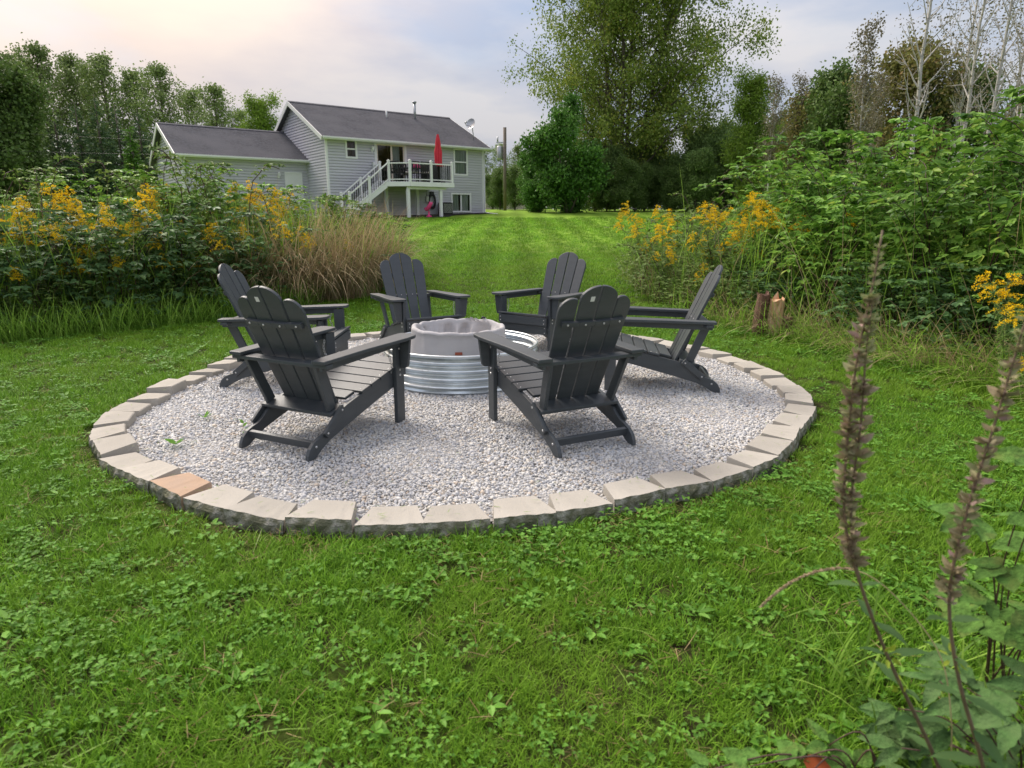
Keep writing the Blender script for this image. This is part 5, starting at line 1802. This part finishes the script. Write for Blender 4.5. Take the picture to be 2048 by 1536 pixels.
# ------------------------------------------------------------------ split log
lg = empty('split_log', (2.96, 7.50, gz(2.96, 7.50) - 0.02), R(-15), 1.0)
tag(lg, 'short split log with raw orange wood standing at the edge of the brambles', 'log')
def shard(name, cx, w, d, h, mat, seed, lean):
    r_ = np.random.default_rng(seed)
    n_ = 14
    VV = []
    for z in np.linspace(0, 1, 6):
        for q in range(n_):
            a_ = q * 2 * math.pi / n_
            rr2 = 1 + 0.10 * math.sin(3 * a_ + seed) + 0.05 * r_.normal()
            hz = h * z + (0.09 * r_.normal() * h if z == 1 else 0)
            VV.append((cx + lean * z + w * rr2 * math.cos(a_) * (1 - 0.12 * z), d * rr2 * math.sin(a_), hz))
    i = np.arange(5)[:, None] * n_; j = np.arange(n_)[None, :]; j2 = (j + 1) % n_
    return G().add(VV, [np.stack([i + j, i + j2, i + n_ + j2, i + n_ + j], -1).reshape(-1, 4), np.array([list(range(5 * n_, 6 * n_))])]).build(name, mat, lg)
shard('bark_half', -0.085, 0.075, 0.10, 0.50, M['logbark'], 1, 0.02)
shard('raw_half', 0.075, 0.085, 0.09, 0.46, M['wood'], 2, 0.01)
shard('rotten_half', 0.19, 0.07, 0.08, 0.24, M['logbark'], 3, 0.03)


# ------------------------------------------------------------------ trees
def tree_meshes(H, r0, crown0, spread, n_limb, n_sub, per_tip, lsize, sigma, bark, leaf, prof, upsweep=0.6, stems=1, stem_spread=0.0, asp=0.75, lean=(0, 0), hvar=0.12):
    gt, gl = G(), G()
    tips = []
    for s_ in range(stems):
        az = s_ * 2 * math.pi / max(1, stems) + rng.uniform(0, 1)
        sp = stem_spread if stems > 1 else 0
        n_ = 9
        t = np.linspace(0, 1, n_)
        hs = H * (1 - hvar * (s_ > 0) * rng.random())
        wob = np.cumsum(rng.normal(0, 0.012 * H / n_ * 3, (n_, 2)), 0)
        pts = np.stack([math.cos(az) * sp * t ** 0.8 + wob[:, 0] + lean[0] * H * t, math.sin(az) * sp * t ** 0.8 + wob[:, 1] + lean[1] * H * t, hs * t], -1)
        pts[0, :2] *= 0.2
        pts[0, 2] = -0.15
        rad = r0 / math.sqrt(stems) * (1 - 0.88 * t ** 0.9)
        gt.add(*tube_vf(pts, np.maximum(rad, 0.012), 7))
        nl = n_limb // stems
        for q in range(nl):
            u = crown0 + (0.985 - crown0) * (q + rng.random()) / nl
            p = np.array([np.interp(u, t, pts[:, k]) for k in range(3)])
            ln = spread * prof((u - crown0) / (1 - crown0)) * rng.uniform(0.65, 1.15)
            a = q * 2.399 + rng.normal(0, 0.35)
            d = unit(np.array((math.cos(a), math.sin(a), upsweep * rng.uniform(0.5, 1.4))))
            m_ = 5
            lp = [p]
            for z in range(m_):
                d = unit(d + np.array((0, 0, 0.10)) + rng.normal(0, 0.10, 3))
                lp.append(lp[-1] + d * ln / m_)
            lp = np.array(lp)
            rl = np.interp(u, t, rad) * 0.55
            gt.add(*tube_vf(lp, np.maximum(np.linspace(rl, rl * 0.15, m_ + 1), 0.008), 5, False))
            for z in range(n_sub):
                v = rng.uniform(0.2, 1.0) * m_
                k = min(m_ - 1, int(v))
                sp_ = lp[k] + (lp[k + 1] - lp[k]) * (v - k)
                sd = unit(unit(lp[k + 1] - lp[k]) * 0.6 + rng.normal(0, 0.7, 3) + np.array((0, 0, 0.15)))
                sl = ln * rng.uniform(0.18, 0.42)
                sq = np.array([sp_, sp_ + sd * sl * 0.5 + rng.normal(0, 0.03 * sl, 3), sp_ + sd * sl + np.array((0, 0, 0.08 * sl))])
                gt.add(*tube_vf(sq, np.array((max(0.010, rl * 0.18), 0.008, 0.005)), 3, False))
                tips += [sq[1], sq[2], sq[2] * 0.45 + sq[1] * 0.55 + rng.normal(0, 0.1 * sl, 3)]
            tips.append(lp[-1])
    tips = np.array(tips)
    per = rng.poisson(per_tip, len(tips))
    C = np.repeat(tips, per, 0)
    C = C + rng.normal(0, sigma, C.shape)
    n_ = len(C)
    shade = np.repeat(np.clip(rng.normal(0.5, 0.2, len(tips)), 0, 1), per)
    r_ = np.clip(shade * 0.55 + rng.normal(0.22, 0.18, n_), 0, 1)
    L = lsize * rng.uniform(0.7, 1.3, n_)
    leaves(gl, C, rdir(n_, -0.25), rdir(n_, 0.5), L, L * asp, T_DIAMOND, 0, r_)
    return gt.mesh('trunk', bark, True), gl.mesh('crown', leaf)


def spruce_meshes(H, rad, leaf, tiers=26, dens=1.0):
    gt, gl = G(), G()
    gt.add(*tube_vf(np.array([(0, 0, -0.1), (0.02, 0, H * 0.5), (0, 0.02, H)]), (0.16, 0.09, 0.015), 6))
    C, D, N_ = [], [], []
    for q in range(tiers):
        u = q / tiers
        z = H * (0.06 + 0.93 * u)
        rl = rad * (1 - u) ** 0.85 + 0.05
        nb_ = max(5, int(13 * (1 - u)) + 3)
        for b in range(nb_):
            a = rng.uniform(0, 6.28)
            ln = rl * rng.uniform(0.75, 1.12)
            m_ = int(max(4, ln * 24 * dens))
            v = rng.uniform(0.15, 1, m_)
            o = np.array((math.cos(a), math.sin(a), 0))
            p = o[None] * (ln * v)[:, None] + np.array((0, 0, 1.0))[None] * (z - 0.30 * ln * v ** 1.2 + 0.10 * ln * v ** 3)[:, None]
            C.append(p + rng.normal(0, 0.05, p.shape))
            dd = o[None] + rng.normal(0, 0.6, (m_, 3)) + np.array((0, 0, -0.35))
            D.append(dd); N_.append(rdir(m_, 1.0))
    C, D, N_ = np.concatenate(C), np.concatenate(D), np.concatenate(N_)
    L = rng.uniform(0.14, 0.30, len(C))
    leaves(gl, C, D, N_, L, L * 0.38)
    return gt.mesh('trunk', M['bark'], True), gl.mesh('crown', leaf)


def put_tree(name, meshes, x, y, label, group=None, s_=1.0, rz=None, sz=1.0, cat='tree'):
    o = empty(name, (x, y, gz(x, y)), rng.uniform(0, 6.28) if rz is None else rz)
    o.scale = (s_, s_, s_ * sz)
    add('trunk', meshes[0], o)
    add('crown', meshes[1], o)
    tag(o, label, cat, group)
    return o


def px_x(px, y, z=3.0):      # world x of a bearing at distance y
    return (px - 1024) / 1300 * (y * 0.969 - (z - 1.3) * 0.247)


egg = lambda u: 0.55 + 0.9 * math.sin(math.pi * min(1, u * 0.85 + 0.12)) - 0.45 * u
dome = lambda u: math.sqrt(max(0.02, 1 - (u * 0.97) ** 2.2))
col_ = lambda u: 0.5 + 0.5 * math.sin(math.pi * (0.15 + 0.8 * u))

fullc = lambda u: 0.62 + 0.5 * math.sin(math.pi * min(1, u * 0.9 + 0.1)) - 0.35 * u ** 2
# the big cottonwood
big = tree_meshes(20.0, 0.45, 0.03, 7.4, 104, 8, 56, 0.165, 0.36, M['bark'], M['cottonwood'], fullc, 0.45, stems=4, stem_spread=3.2)
put_tree('cottonwood_tree', big, px_x(1258, 46, 8), 46, 'huge cottonwood with several trunks rising behind the lawn', rz=0.6, s_=0.86, sz=1.14)
lump = lambda u: rng.uniform(0.45, 1.15) * math.sqrt(max(0.05, 1.02 - u ** 2))
bx = [tree_meshes(6.3, 0.15, 0.0, 1.9, 66, 7, 22, 0.17, 0.22, M['bark'], M['boxelder'], lump, 0.6, stems=6, stem_spread=2.1, hvar=0.55) for k in range(2)]
put_tree('boxelder_tree', bx[0], px_x(1138, 39.5), 39.5, 'dense fresh green bushy tree at the foot of the cottonwood', rz=1.0, s_=1.0)
put_tree('boxelder_tree', bx[1], px_x(1078, 41), 41, 'lower green bush beside the bushy tree, nearer the utility pole', rz=2.2, s_=0.62, sz=0.9)
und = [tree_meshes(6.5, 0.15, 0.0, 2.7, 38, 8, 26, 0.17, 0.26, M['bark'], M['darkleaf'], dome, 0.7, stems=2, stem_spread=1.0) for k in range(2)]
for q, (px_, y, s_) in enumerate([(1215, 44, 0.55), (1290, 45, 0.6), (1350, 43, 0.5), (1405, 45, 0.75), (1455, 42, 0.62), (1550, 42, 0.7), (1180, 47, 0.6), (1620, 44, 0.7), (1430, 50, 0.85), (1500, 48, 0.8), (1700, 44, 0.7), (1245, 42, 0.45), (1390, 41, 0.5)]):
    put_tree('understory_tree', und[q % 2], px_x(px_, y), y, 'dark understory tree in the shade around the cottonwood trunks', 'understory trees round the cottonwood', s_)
wil = tree_meshes(6.6, 0.12, 0.06, 1.7, 30, 8, 26, 0.15, 0.20, M['bark'], M['limetree'], col_, 1.1, asp=0.4)
put_tree('willow_tree', wil, px_x(1492, 37), 37, 'bright yellow green willow beside the cottonwood', s_=1.0)
put_tree('willow_tree', wil, px_x(1570, 33), 33, 'low yellow green willow in front of thin poplars', s_=0.62)
rus = [tree_meshes(5.8, 0.11, 0.10, 1.9, 30, 7, 20, 0.13, 0.22, M['bark'], M['russet'], egg, 0.9) for k in range(2)]
put_tree('russet_tree', rus[0], px_x(1800, 25.5), 25.5, 'russet tinged tree behind the white aspen trunks', s_=1.03)
und2 = tree_meshes(5.0, 0.10, 0.10, 1.5, 26, 7, 24, 0.12, 0.20, M['bark'], M['darkleaf'], egg, 0.9)
put_tree('dark_tree', und2, px_x(1905, 25), 25, 'dark rounded tree between the aspens over the brambles', s_=1.05)
put_tree('dark_tree', und2, px_x(1655, 29), 29, 'dark narrow tree beside a slim lone aspen', s_=1.1, sz=1.05)
put_tree('russet_tree', rus[1], px_x(1610, 31), 31, 'thin olive tree with reddish leaves near the willow', s_=0.9)
put_tree('russet_tree', rus[1], px_x(1725, 30), 30, 'olive shrubby tree low behind the slim lone aspen', s_=0.72)
put_tree('russet_tree', rus[0], px_x(2040, 28), 28, 'olive tree at the outer end of the aspen row', s_=0.8)
asp_ = [tree_meshes(10.5, 0.085, 0.26, 1.7, 28, 6, 2.2, 0.070, 0.16, M['aspen_bark'], M['aspenleaf'], col_, 1.4, lean=(0.03 * (k - 1), 0.0)) for k in range(3)]
slim = tree_meshes(6.2, 0.055, 0.30, 0.85, 26, 6, 6, 0.075, 0.12, M['aspen_bark'], M['aspenleaf'], col_, 1.5)
for q, (px_, y, s_, sz, rz) in enumerate([(1815, 20, 0.95, 1.0, 0.0), (1905, 21, 0.9, 1.05, 2.0), (1960, 19.5, 0.92, 1.0, 1.2), (2010, 20.5, 1.0, 1.0, 3.0), (2045, 19, 1.0, 1.0, 4.4), (1880, 24, 0.95, 1.0, 5.0), (1990, 24, 1.0, 1.0, 0.5), (2090, 21, 1.0, 1.0, 2.5)]):
    put_tree('aspen_tree', asp_[q % 3], px_x(px_, y, 2), y, 'tall nearly bare aspen with a white trunk above the brambles', 'tall aspens over the brambles', s_, rz, sz)
put_tree('aspen_tree', slim, px_x(1703, 22, 2), 22, 'slim lone aspen with a straight white trunk', s_=1.0)
put_tree('aspen_tree', slim, px_x(1725, 23, 2), 23, 'short slender aspen next to the slim lone one', s_=0.78)
for q, (px_, y, s_) in enumerate([(1535, 30, 0.92), (1580, 31, 0.95), (1640, 30, 0.7)]):
    put_tree('poplar_sapling', slim, px_x(px_, y, 2), y, 'thin poplar sapling with sparse dark leaves near the willow', 'poplar saplings near the willow', s_)

# left tree line
pop = [tree_meshes(13.5, 0.24, 0.14, 2.9, 38, 8, 7.0, 0.21, 0.26, M['bark'], M['poplar'], egg, 1.0) for k in range(3)]
for q, (px_, y, s_, sz) in enumerate([(-40, 60, 1.0, 1.05), (35, 62, 1.0, 1.02), (105, 60, 1.0, 1.06), (165, 63, 1.02, 1.02), (225, 61, 1.0, 1.0), (285, 62, 0.98, 0.95), (335, 60, 0.95, 0.98), (395, 63, 0.9, 0.9), (440, 60, 0.88, 0.92), (487, 62, 0.82, 0.82), (70, 68, 1.0, 1.1), (195, 69, 1.0, 1.05), (-110, 62, 1.0, 1.0)]):
    put_tree('poplar_tree', pop[q % 3], px_x(px_, y, 7), y, 'tall loose poplar in the row beyond the garage', 'poplars beyond the garage', s_ * 0.95, None, sz * 0.97)
lim2 = put_tree('willow_tree', wil, px_x(530, 55, 6), 55, 'yellow green tree top showing between garage and house roofs', s_=1.2)
for q, (px_, y, s_) in enumerate([(20, 40, 1.1), (-45, 38, 1.2), (-110, 40, 1.3)]):
    put_tree('dark_maple', und[q % 2], px_x(px_, y, 4), y, 'dark spreading tree in front of the poplar row', 'dark trees in front of the poplars', s_)
spr = [spruce_meshes(7.0, 1.9, M['spruce']) for k in range(2)]
for q, (px_, y, s_, sz) in enumerate([(125, 42, 0.9, 0.95), (170, 44, 0.95, 1.0), (210, 43, 0.95, 1.05), (248, 45, 0.95, 1.0), (290, 44, 0.9, 1.0), (75, 46, 1.0, 1.0), (325, 47, 0.9, 0.95)]):
    put_tree('spruce_tree', spr[q % 2], px_x(px_, y, 4), y, 'dark dense spruce in the row beside the garage', 'spruces beside the garage', s_, None, sz)
arb = spruce_meshes(4.6, 0.62, M['arbor'], 30, 1.8)
put_tree('arborvitae', arb, px_x(268, 37, 4), 37, 'small fresh green pointed arborvitae in front of the dark spruces', s_=1.0)

# beyond the house corner
for q, (px_, y, s_) in enumerate([(965, 95, 1.05), (1000, 98, 1.1), (1035, 94, 1.05), (1070, 96, 1.1)]):
    put_tree('distant_tree', pop[q % 3], px_x(px_, y, 3), y, 'distant tree beyond the utility pole', 'distant trees beyond the pole', s_ * 0.62)
for q, (px_, y, s_) in enumerate([(1000, 52, 0.42), (1030, 50, 0.45), (1060, 48, 0.5), (985, 58, 0.42)]):
    put_tree('hedge_shrub', und[q % 2], px_x(px_, y, 2), y, 'rounded shrub at the foot of the utility pole', 'shrubs by the pole', s_, cat='shrub')
nh = empty('neighbour_house', (px_x(985, 78, 2), 78, gz(0, 78)), R(10))
tag(nh, 'distant low house with brown roof beyond the corner of the siding', 'house')
M['brownroof'] = mk('brown_roof', (0.16, 0.12, 0.10), 0.9, 0.2, 3)
M['tanwall'] = mk('tan_wall', (0.42, 0.36, 0.30), 0.8, 0.1, 2)
add('wall', bev_mesh('wall', [box_vf(-5, 5, 0, 6, 0, 2.4)], M['tanwall'], 0), nh)
add('roof', bev_mesh('roof', [prism_vf([(-0.5, 2.4), (6.5, 2.4), (3, 4.2)], 10.8, Matrix(((0, 0, 1, 0), (1, 0, 0, 0), (0, 1, 0, 0), (0, 0, 0, 1))))], M['brownroof'], 0), nh)

# wood far behind everything, read as one mass
g = G()
n_ = 26000
x = rng.uniform(-150, 150, n_)
hh = 4.6 + 1.3 * vnoise(x, 0 * x, 0.35, 9) + 0.8 * vnoise(x, 0 * x, 1.3, 10)
y = 118 + rng.uniform(0, 7, n_)
z = hh * rng.random(n_) ** 0.8
leaves(g, np.stack([x, y, ground_z(x, y) + z], -1), rdir(n_), rdir(n_, 0.4), rng.uniform(0.5, 1.1, n_), rng.uniform(0.4, 0.8, n_))
tag(g.build('distant_wood', M['poplar']), 'low band of far woodland along the horizon', 'woods', kind='stuff')
for q, (px_, y, s_) in enumerate([(1190, 43, 0.45), (1230, 45, 0.42), (1270, 42.5, 0.40), (1310, 44, 0.42), (1345, 42, 0.38), (1375, 43.5, 0.42), (1420, 42, 0.40), (1450, 44, 0.45), (1490, 41, 0.40), (1530, 42, 0.42), (1580, 41, 0.42), (1640, 40, 0.42)]):
    put_tree('woodland_shrub', und[q % 2], px_x(px_, y, 2), y, 'low shaded shrub along the edge of the lawn under the cottonwood', 'shrubs under the cottonwood', s_, cat='shrub')

# utility pole
pl = empty('utility_pole', (-0.50, 48, gz(0, 48)))
tag(pl, 'grey wooden utility pole with a transformer beyond the house corner', 'utility pole')
zt = 7.4 - gz(0, 48)
pipe('pole', [(0, 0, -0.2), (0, 0, zt)], 0.115, M['pole'], pl)
G().add(*lathe_vf([(0.001, 0.9), (0.18, 0.88), (0.22, 0.82), (0.22, 0.06), (0.2, 0.0), (0.001, 0.0)], 16, -0.34, 0)).build('transformer', M['galvpipe'], pl, True).location = (0, 0, zt - 2.1)
pipe('insulator', [(-0.5, 0, zt - 0.95), (-0.5, 0, zt - 0.6)], 0.05, M['galvpipe'], pl)
add('bracket', bev_mesh('bracket', [bar_vf((-0.6, 0, zt - 0.98), (0, 0, zt - 0.98), 0.06, 0.06)], M['galvpipe'], 0), pl)
for nm, p, q, sag, lab in [('power_line', (-0.5, 48, 4.6), (12, 60, 5.0), 0.4, 'thin wire running from the pole towards the cottonwood'),
                           ('power_line', (-0.5, 48, 4.6), (-14, 60, 5.4), 0.5, 'thin wire running from the pole behind the house'),
                           ('power_line', (-45, 34, 7.0), (-14.0, 38.5, 5.3), 0.3, 'upper thin wire crossing the dark trees beside the garage'),
                           ('power_line', (-45, 34, 5.6), (-14.3, 37.0, 4.6), 0.3, 'lower thin wire crossing the dark trees beside the garage')]:
    t = np.linspace(0, 1, 14)
    pp = np.array(p)[None] + (np.array(q) - np.array(p))[None] * t[:, None]
    pp[:, 2] -= sag * 4 * t * (1 - t)
    tag(G().add(*tube_vf(pp, 0.006, 4)).build(nm, M['black'], None, True), lab, 'power line')


# ------------------------------------------------------------------ foreground plants
def interp_path(P, u):
    P = np.asarray(P, float)
    d = np.concatenate([[0], np.cumsum(np.linalg.norm(np.diff(P, axis=0), axis=1))])
    d /= d[-1]
    return np.stack([np.interp(u, d, P[:, k]) for k in range(3)], -1)


def smooth_path(P, n_=40):
    u = np.linspace(0, 1, n_)
    Q = interp_path(P, u)
    for _ in range(6):
        Q[1:-1] = (Q[:-2] + 2 * Q[1:-1] + Q[2:]) / 4
    return Q


def loosestrife(path, u_spike, base, label, seed, branches=()):
    """path runs from the tip down to the root; the seed spike fills u < u_spike"""
    r_ = np.random.default_rng(seed)
    o = empty('loosestrife', base)
    b = np.array(base)
    Q = smooth_path(np.array(path) - b, 50)
    G().add(*tube_vf(Q, np.linspace(0.0018, 0.0046, 50), 6)).build('stem', M['redstem'], o, True)
    spikes = [(Q, 0.02, u_spike)] + [(smooth_path(np.array(p_) - b, 30), 0.02, 0.97) for p_ in branches]
    for (S_, _, _) in spikes[1:]:
        G().add(*tube_vf(S_, np.linspace(0.0015, 0.003, len(S_)), 5)).build('stem', M['redstem'], o, True)
    for (S_, u0, u1) in spikes:
        L_ = np.linalg.norm(np.diff(S_, axis=0), axis=1).sum() * (u1 - u0)
        gb, gtop = G(), G()
        whorls = int(L_ / 0.0125)
        for q in range(whorls):
            u = u0 + (u1 - u0) * (q + 0.5 + r_.normal(0, 0.2)) / whorls
            p = interp_path(S_, np.array([u]))[0]
            m_ = int(r_.integers(7, 16)) if r_.random() < 0.85 else int(r_.integers(0, 3))
            if m_ == 0: continue
            a = r_.uniform(0, 6.28, m_)
            D = np.stack([np.cos(a), np.sin(a), r_.uniform(0.1, 1.0, m_)], -1)
            sz = r_.uniform(0.007, 0.019, m_) * r_.uniform(0.95, 1.6) * (0.7 + 0.45 * min(1, q / (0.35 * whorls)))
            tgt = gtop if q < whorls * 0.16 else gb
            leaves(tgt, p + D * 0.0015, D, rdir(m_), sz, sz * 0.52, T_OVAL, 0, np.clip(r_.normal(0.5, 0.28, m_), 0, 1))
        for gg, nm, mt in ((gb, 'seed_spike', M['lyth_bud']), (gtop, 'spike_tip', M['lyth_top'])):
            if gg.n:
                q_ = gg.build(nm, mt, o)
                q_['kind'] = 'stuff'
    # pairs of lance leaves below the spike
    n_ = 9
    for q in range(n_):
        u = u_spike + (0.98 - u_spike) * (q + 0.4) / n_
        p = interp_path(Q, np.array([u]))[0]
        a0 = q * math.pi / 2 + r_.normal(0, 0.3)
        for s_ in (0, math.pi):
            a = a0 + s_ + r_.normal(0, 0.2)
            L_ = r_.uniform(0.065, 0.115) * (0.65 + 0.45 * q / n_)
            g = G()
            leaves(g, [p], [(math.cos(a), math.sin(a), r_.uniform(-0.15, 0.45))], [(0, 0, 1)], L_, L_ * 0.34, T_LANCE, 0, [r_.random()])
            g.build('leaf', M['lyth_leaf'], o, True)
        if r_.random() < 0.55:
            g = G()
            m_ = 6
            D = rdir(m_, 0.9)
            leaves(g, np.repeat(p[None], m_, 0) + D * 0.01, D, rdir(m_), 0.018, 0.010, T_OVAL)
            g.build('young_shoot', M['lime'], o)
    tag(o, label, 'loosestrife')
    return o


pA = [(0.677, 1.22, 1.279), (0.667, 1.208, 1.172), (0.647, 1.196, 1.061), (0.643, 1.184, 0.917), (0.644, 1.172, 0.768), (0.653, 1.16, 0.689), (0.681, 1.148, 0.619), (0.716, 1.136, 0.526), (0.772, 1.124, 0.409), (0.846, 1.112, 0.275), (0.88, 1.1, 0.205), (0.98, 1.08, -0.05)]
pA2 = [(0.665, 1.2, 1.154), (0.66, 1.19, 1.062), (0.665, 1.18, 0.919), (0.658, 1.17, 0.769), (0.674, 1.16, 0.645), (0.688, 1.15, 0.607)]
pB = [(0.905, 1.125, 1.21), (0.88, 1.108, 1.122), (0.853, 1.095, 0.946), (0.826, 1.082, 0.828), (0.805, 1.07, 0.686), (0.797, 1.058, 0.622), (0.816, 1.045, 0.525), (0.843, 1.032, 0.427), (0.885, 1.02, 0.326), (1.0, 1.0, -0.05)]
loosestrife(pA, 0.47, (0.98, 1.08, -0.05), 'tall loosestrife gone to seed with a doubled pinkish brown spike, over the lawn', 51, [pA2])
loosestrife(pB, 0.47, (1.0, 1.0, -0.05), 'loosestrife with one bent brown seed spike beside the bramble leaves', 52)

# arching dry timothy
tm_ = empty('dry_grass_stalk', (0.93, 1.12, -0.05))
tag(tm_, 'single straw coloured grass stalk arching over the lawn with its seed head', 'grass stalk')
pT = np.array([(0.93, 1.12, -0.05), (0.92, 1.13, 0.25), (0.885, 1.15, 0.436), (0.868, 1.179, 0.462), (0.812, 1.207, 0.526), (0.758, 1.236, 0.579), (0.719, 1.264, 0.578), (0.649, 1.293, 0.539), (0.611, 1.321, 0.484), (0.585, 1.35, 0.418)]) - np.array((0.93, 1.12, -0.05))
Q = smooth_path(pT, 40)
M['straw'] = mk('straw', (0.42, 0.33, 0.17), 0.7, 0.2, 30)
G().add(*tube_vf(Q, np.linspace(0.0014, 0.0011, 40), 5)).build('stalk', M['straw'], tm_, True)
g = G()
n_ = 520
u = rng.uniform(0.74, 1.0, n_)
p = interp_path(Q, u)
tang = interp_path(Q, np.minimum(1, u + 0.01)) - interp_path(Q, u - 0.01)
leaves(g, p + rdir(n_) * 0.0012, unit(tang) + rdir(n_) * 0.45, rdir(n_), 0.0085, 0.0035)
q_ = g.build('seed_head', M['strawseed'], tm_)
q_['kind'] = 'stuff'


# bramble shoots at the near right corner: large leaves, each one a part
def near_bramble(base, spots, label, mat, lsize, seed, red=(), asp=0.66):
    r_ = np.random.default_rng(seed)
    o = empty('bramble_shoot', base)
    b = np.array(base, float)
    for q, (p, az) in enumerate(spots):
        p = np.array(p, float) - b
        mid = p * 0.5 + np.array((0, 0, 0.12)) + r_.normal(0, 0.02, 3)
        Q = smooth_path([np.array((r_.normal(0, 0.02), r_.normal(0, 0.02), 0)), mid, p], 14)
        G().add(*tube_vf(Q, np.linspace(0.0032, 0.0014, 14), 5)).build('cane', M['cane'], o, True)
        k = 3 if r_.random() < 0.6 else 5
        nrm = unit(np.array((r_.normal(0, 0.3), r_.normal(-0.25, 0.3), 1.0)))
        for z in range(k):
            a = az + (z - (k - 1) / 2) * (1.2 if k == 3 else 0.8)
            d = np.array((math.cos(a), math.sin(a), r_.normal(-0.1, 0.15)))
            L_ = lsize * r_.uniform(0.8, 1.2)
            g = G()
            n1, n2 = 9, 5
            side = unit(np.cross(nrm, unit(d)))
            nn = np.cross(unit(d), side)
            VV = []
            for i_ in range(n1):
                t = i_ / (n1 - 1)
                w = L_ * asp * (math.sin(math.pi * t ** 0.72)) ** 0.9 * 0.5 + 0.0008
                for j_ in range(n2):
                    s_ = (j_ - 2) / 2
                    jag = 1 + 0.10 * ((i_ % 2) - 0.5) * (abs(s_) == 1)
                    VV.append(p + unit(d) * (L_ * (t + 0.12)) + side * (w * s_ * jag) + nn * (0.05 * L_ * abs(s_) - 0.16 * L_ * t ** 2 + 0.012 * L_ * math.sin(i_ * 2.2) * abs(s_)))
            F = np.array([(i_ * n2 + j_, i_ * n2 + j_ + 1, (i_ + 1) * n2 + j_ + 1, (i_ + 1) * n2 + j_) for i_ in range(n1 - 1) for j_ in range(n2 - 1)])
            g.add(VV, F, 0, r_.uniform(0.2, 0.9))
            g.build('leaf', M['redleaf'] if q in red and z == 0 else mat, o, True)
    tag(o, label, 'bramble')
    return o


rb = np.random.default_rng(77)
near_bramble((1.35, 1.55, -0.05), [((1.06, 1.35, 0.64), 2.6), ((1.10, 1.30, 0.55), 3.4), ((1.07, 1.32, 0.47), 2.9), ((1.22, 1.40, 0.62), 2.2), ((1.20, 1.30, 0.42), 3.6), ((1.25, 1.45, 0.75), 2.0), ((1.15, 1.42, 0.35), 3.0), ((1.32, 1.5, 0.5), 3.0), ((1.30, 1.40, 0.30), 3.3)], 'bramble shoot with large toothed leaves beside the bent loosestrife', M['near_leaf'], 0.080, 61)
near_bramble((1.15, 1.15, -0.05), [((0.94, 1.16, 0.24), 2.8), ((1.0, 1.22, 0.30), 2.2), ((1.05, 1.10, 0.20), 3.2), ((0.88, 1.22, 0.14), 2.4), ((0.96, 1.28, 0.12), 1.8), ((1.08, 1.25, 0.18), 2.6), ((1.12, 1.18, 0.34), 2.9), ((0.84, 1.12, 0.10), 3.4), ((1.0, 1.08, 0.34), 3.0), ((1.18, 1.3, 0.2), 2.0)] + [((rb.uniform(0.90, 1.35), rb.uniform(1.0, 1.45), rb.uniform(0.03, 0.36)), rb.uniform(1.5, 4.5)) for _ in range(22)], 'leafy bramble shoot crowding the feet of both loosestrife plants', M['near_lance'], 0.080, 62, asp=0.36)
near_bramble((0.86, 1.22, -0.05), [((0.47, 1.27, 0.03), 3.3), ((0.56, 1.26, 0.05), 2.4), ((0.68, 1.27, 0.06), 1.2), ((0.75, 1.28, 0.09), 1.9), ((0.66, 1.22, 0.03), 4.0), ((0.80, 1.25, 0.06), 2.2)], 'trailing bramble with one red leaf lying on the lawn', M['near_leaf'], 0.058, 63, red=(2,))
gl2 = G()
n_ = 170
P = np.stack([rng.uniform(0.85, 1.5, n_), rng.uniform(0.95, 1.7, n_), np.full(n_, -0.05)], -1)
P = P[P[:, 0] > 0.95 - 0.25 * (P[:, 1] - 1.2)]
blades(gl2, P, rng.uniform(0, 6.28, len(P)), rng.uniform(0.05, 0.5, len(P)), rng.uniform(0.3, 1.5, len(P)), rng.uniform(0.15, 0.5, len(P)), rng.uniform(0.004, 0.009, len(P)), 6)
tag(gl2.build('tall_grass', M['longgrass']), 'long grass blades round the feet of the loosestrife', 'grass', kind='stuff')

# small weeds growing in the gravel
for q, (x, y, lab) in enumerate([(-1.98, 3.62, 'broad leaved weed in the gravel against the blocks'), (-1.66, 3.83, 'small upright seedling in the gravel behind a chair foot'), (-2.05, 4.15, 'low weed tuft at the inner edge of the block circle')]):
    o = empty('weed', (x, y, 0.0), rng.uniform(0, 6))
    for k in range(5):
        a = k * 1.4 + rng.normal(0, 0.3)
        g = G()
        L_ = rng.uniform(0.05, 0.09) if q != 1 else 0.045
        leaves(g, [(0, 0, 0.01 + 0.02 * k * (q == 1))], [(math.cos(a), math.sin(a), 0.6)], [(0, 0, 1)], L_, L_ * (0.5 if q != 2 else 0.25), T_OVAL, 0, [0.6])
        g.build('leaf', M['clover'], o)
    tag(o, lab, 'weed')

# grass clippings thrown onto the blocks and gravel by the mower
g = G()
n_ = 190
th_ = rng.uniform(-170, 10, n_)
dr = rng.choice([0, 1], n_, p=[0.62, 0.38])
rad_ = np.where(dr == 0, ring_r(th_) - rng.uniform(0.02, 0.17, n_), ring_r(th_) - rng.uniform(0.2, 1.0, n_))
P = np.stack([CX + rad_ * np.cos(np.radians(th_)), CY + rad_ * np.sin(np.radians(th_)), np.where(dr == 0, 0.058, 0.006)], -1)
blades(g, P, rng.uniform(0, 6.28, n_), rng.uniform(1.45, 1.6, n_), rng.uniform(-0.1, 0.15, n_), rng.uniform(0.012, 0.05, n_), rng.uniform(0.0018, 0.004, n_), 3)
tag(g.build('grass_clippings', M['clip']), 'cut grass bits scattered on the blocks and gravel', 'clippings', kind='stuff')
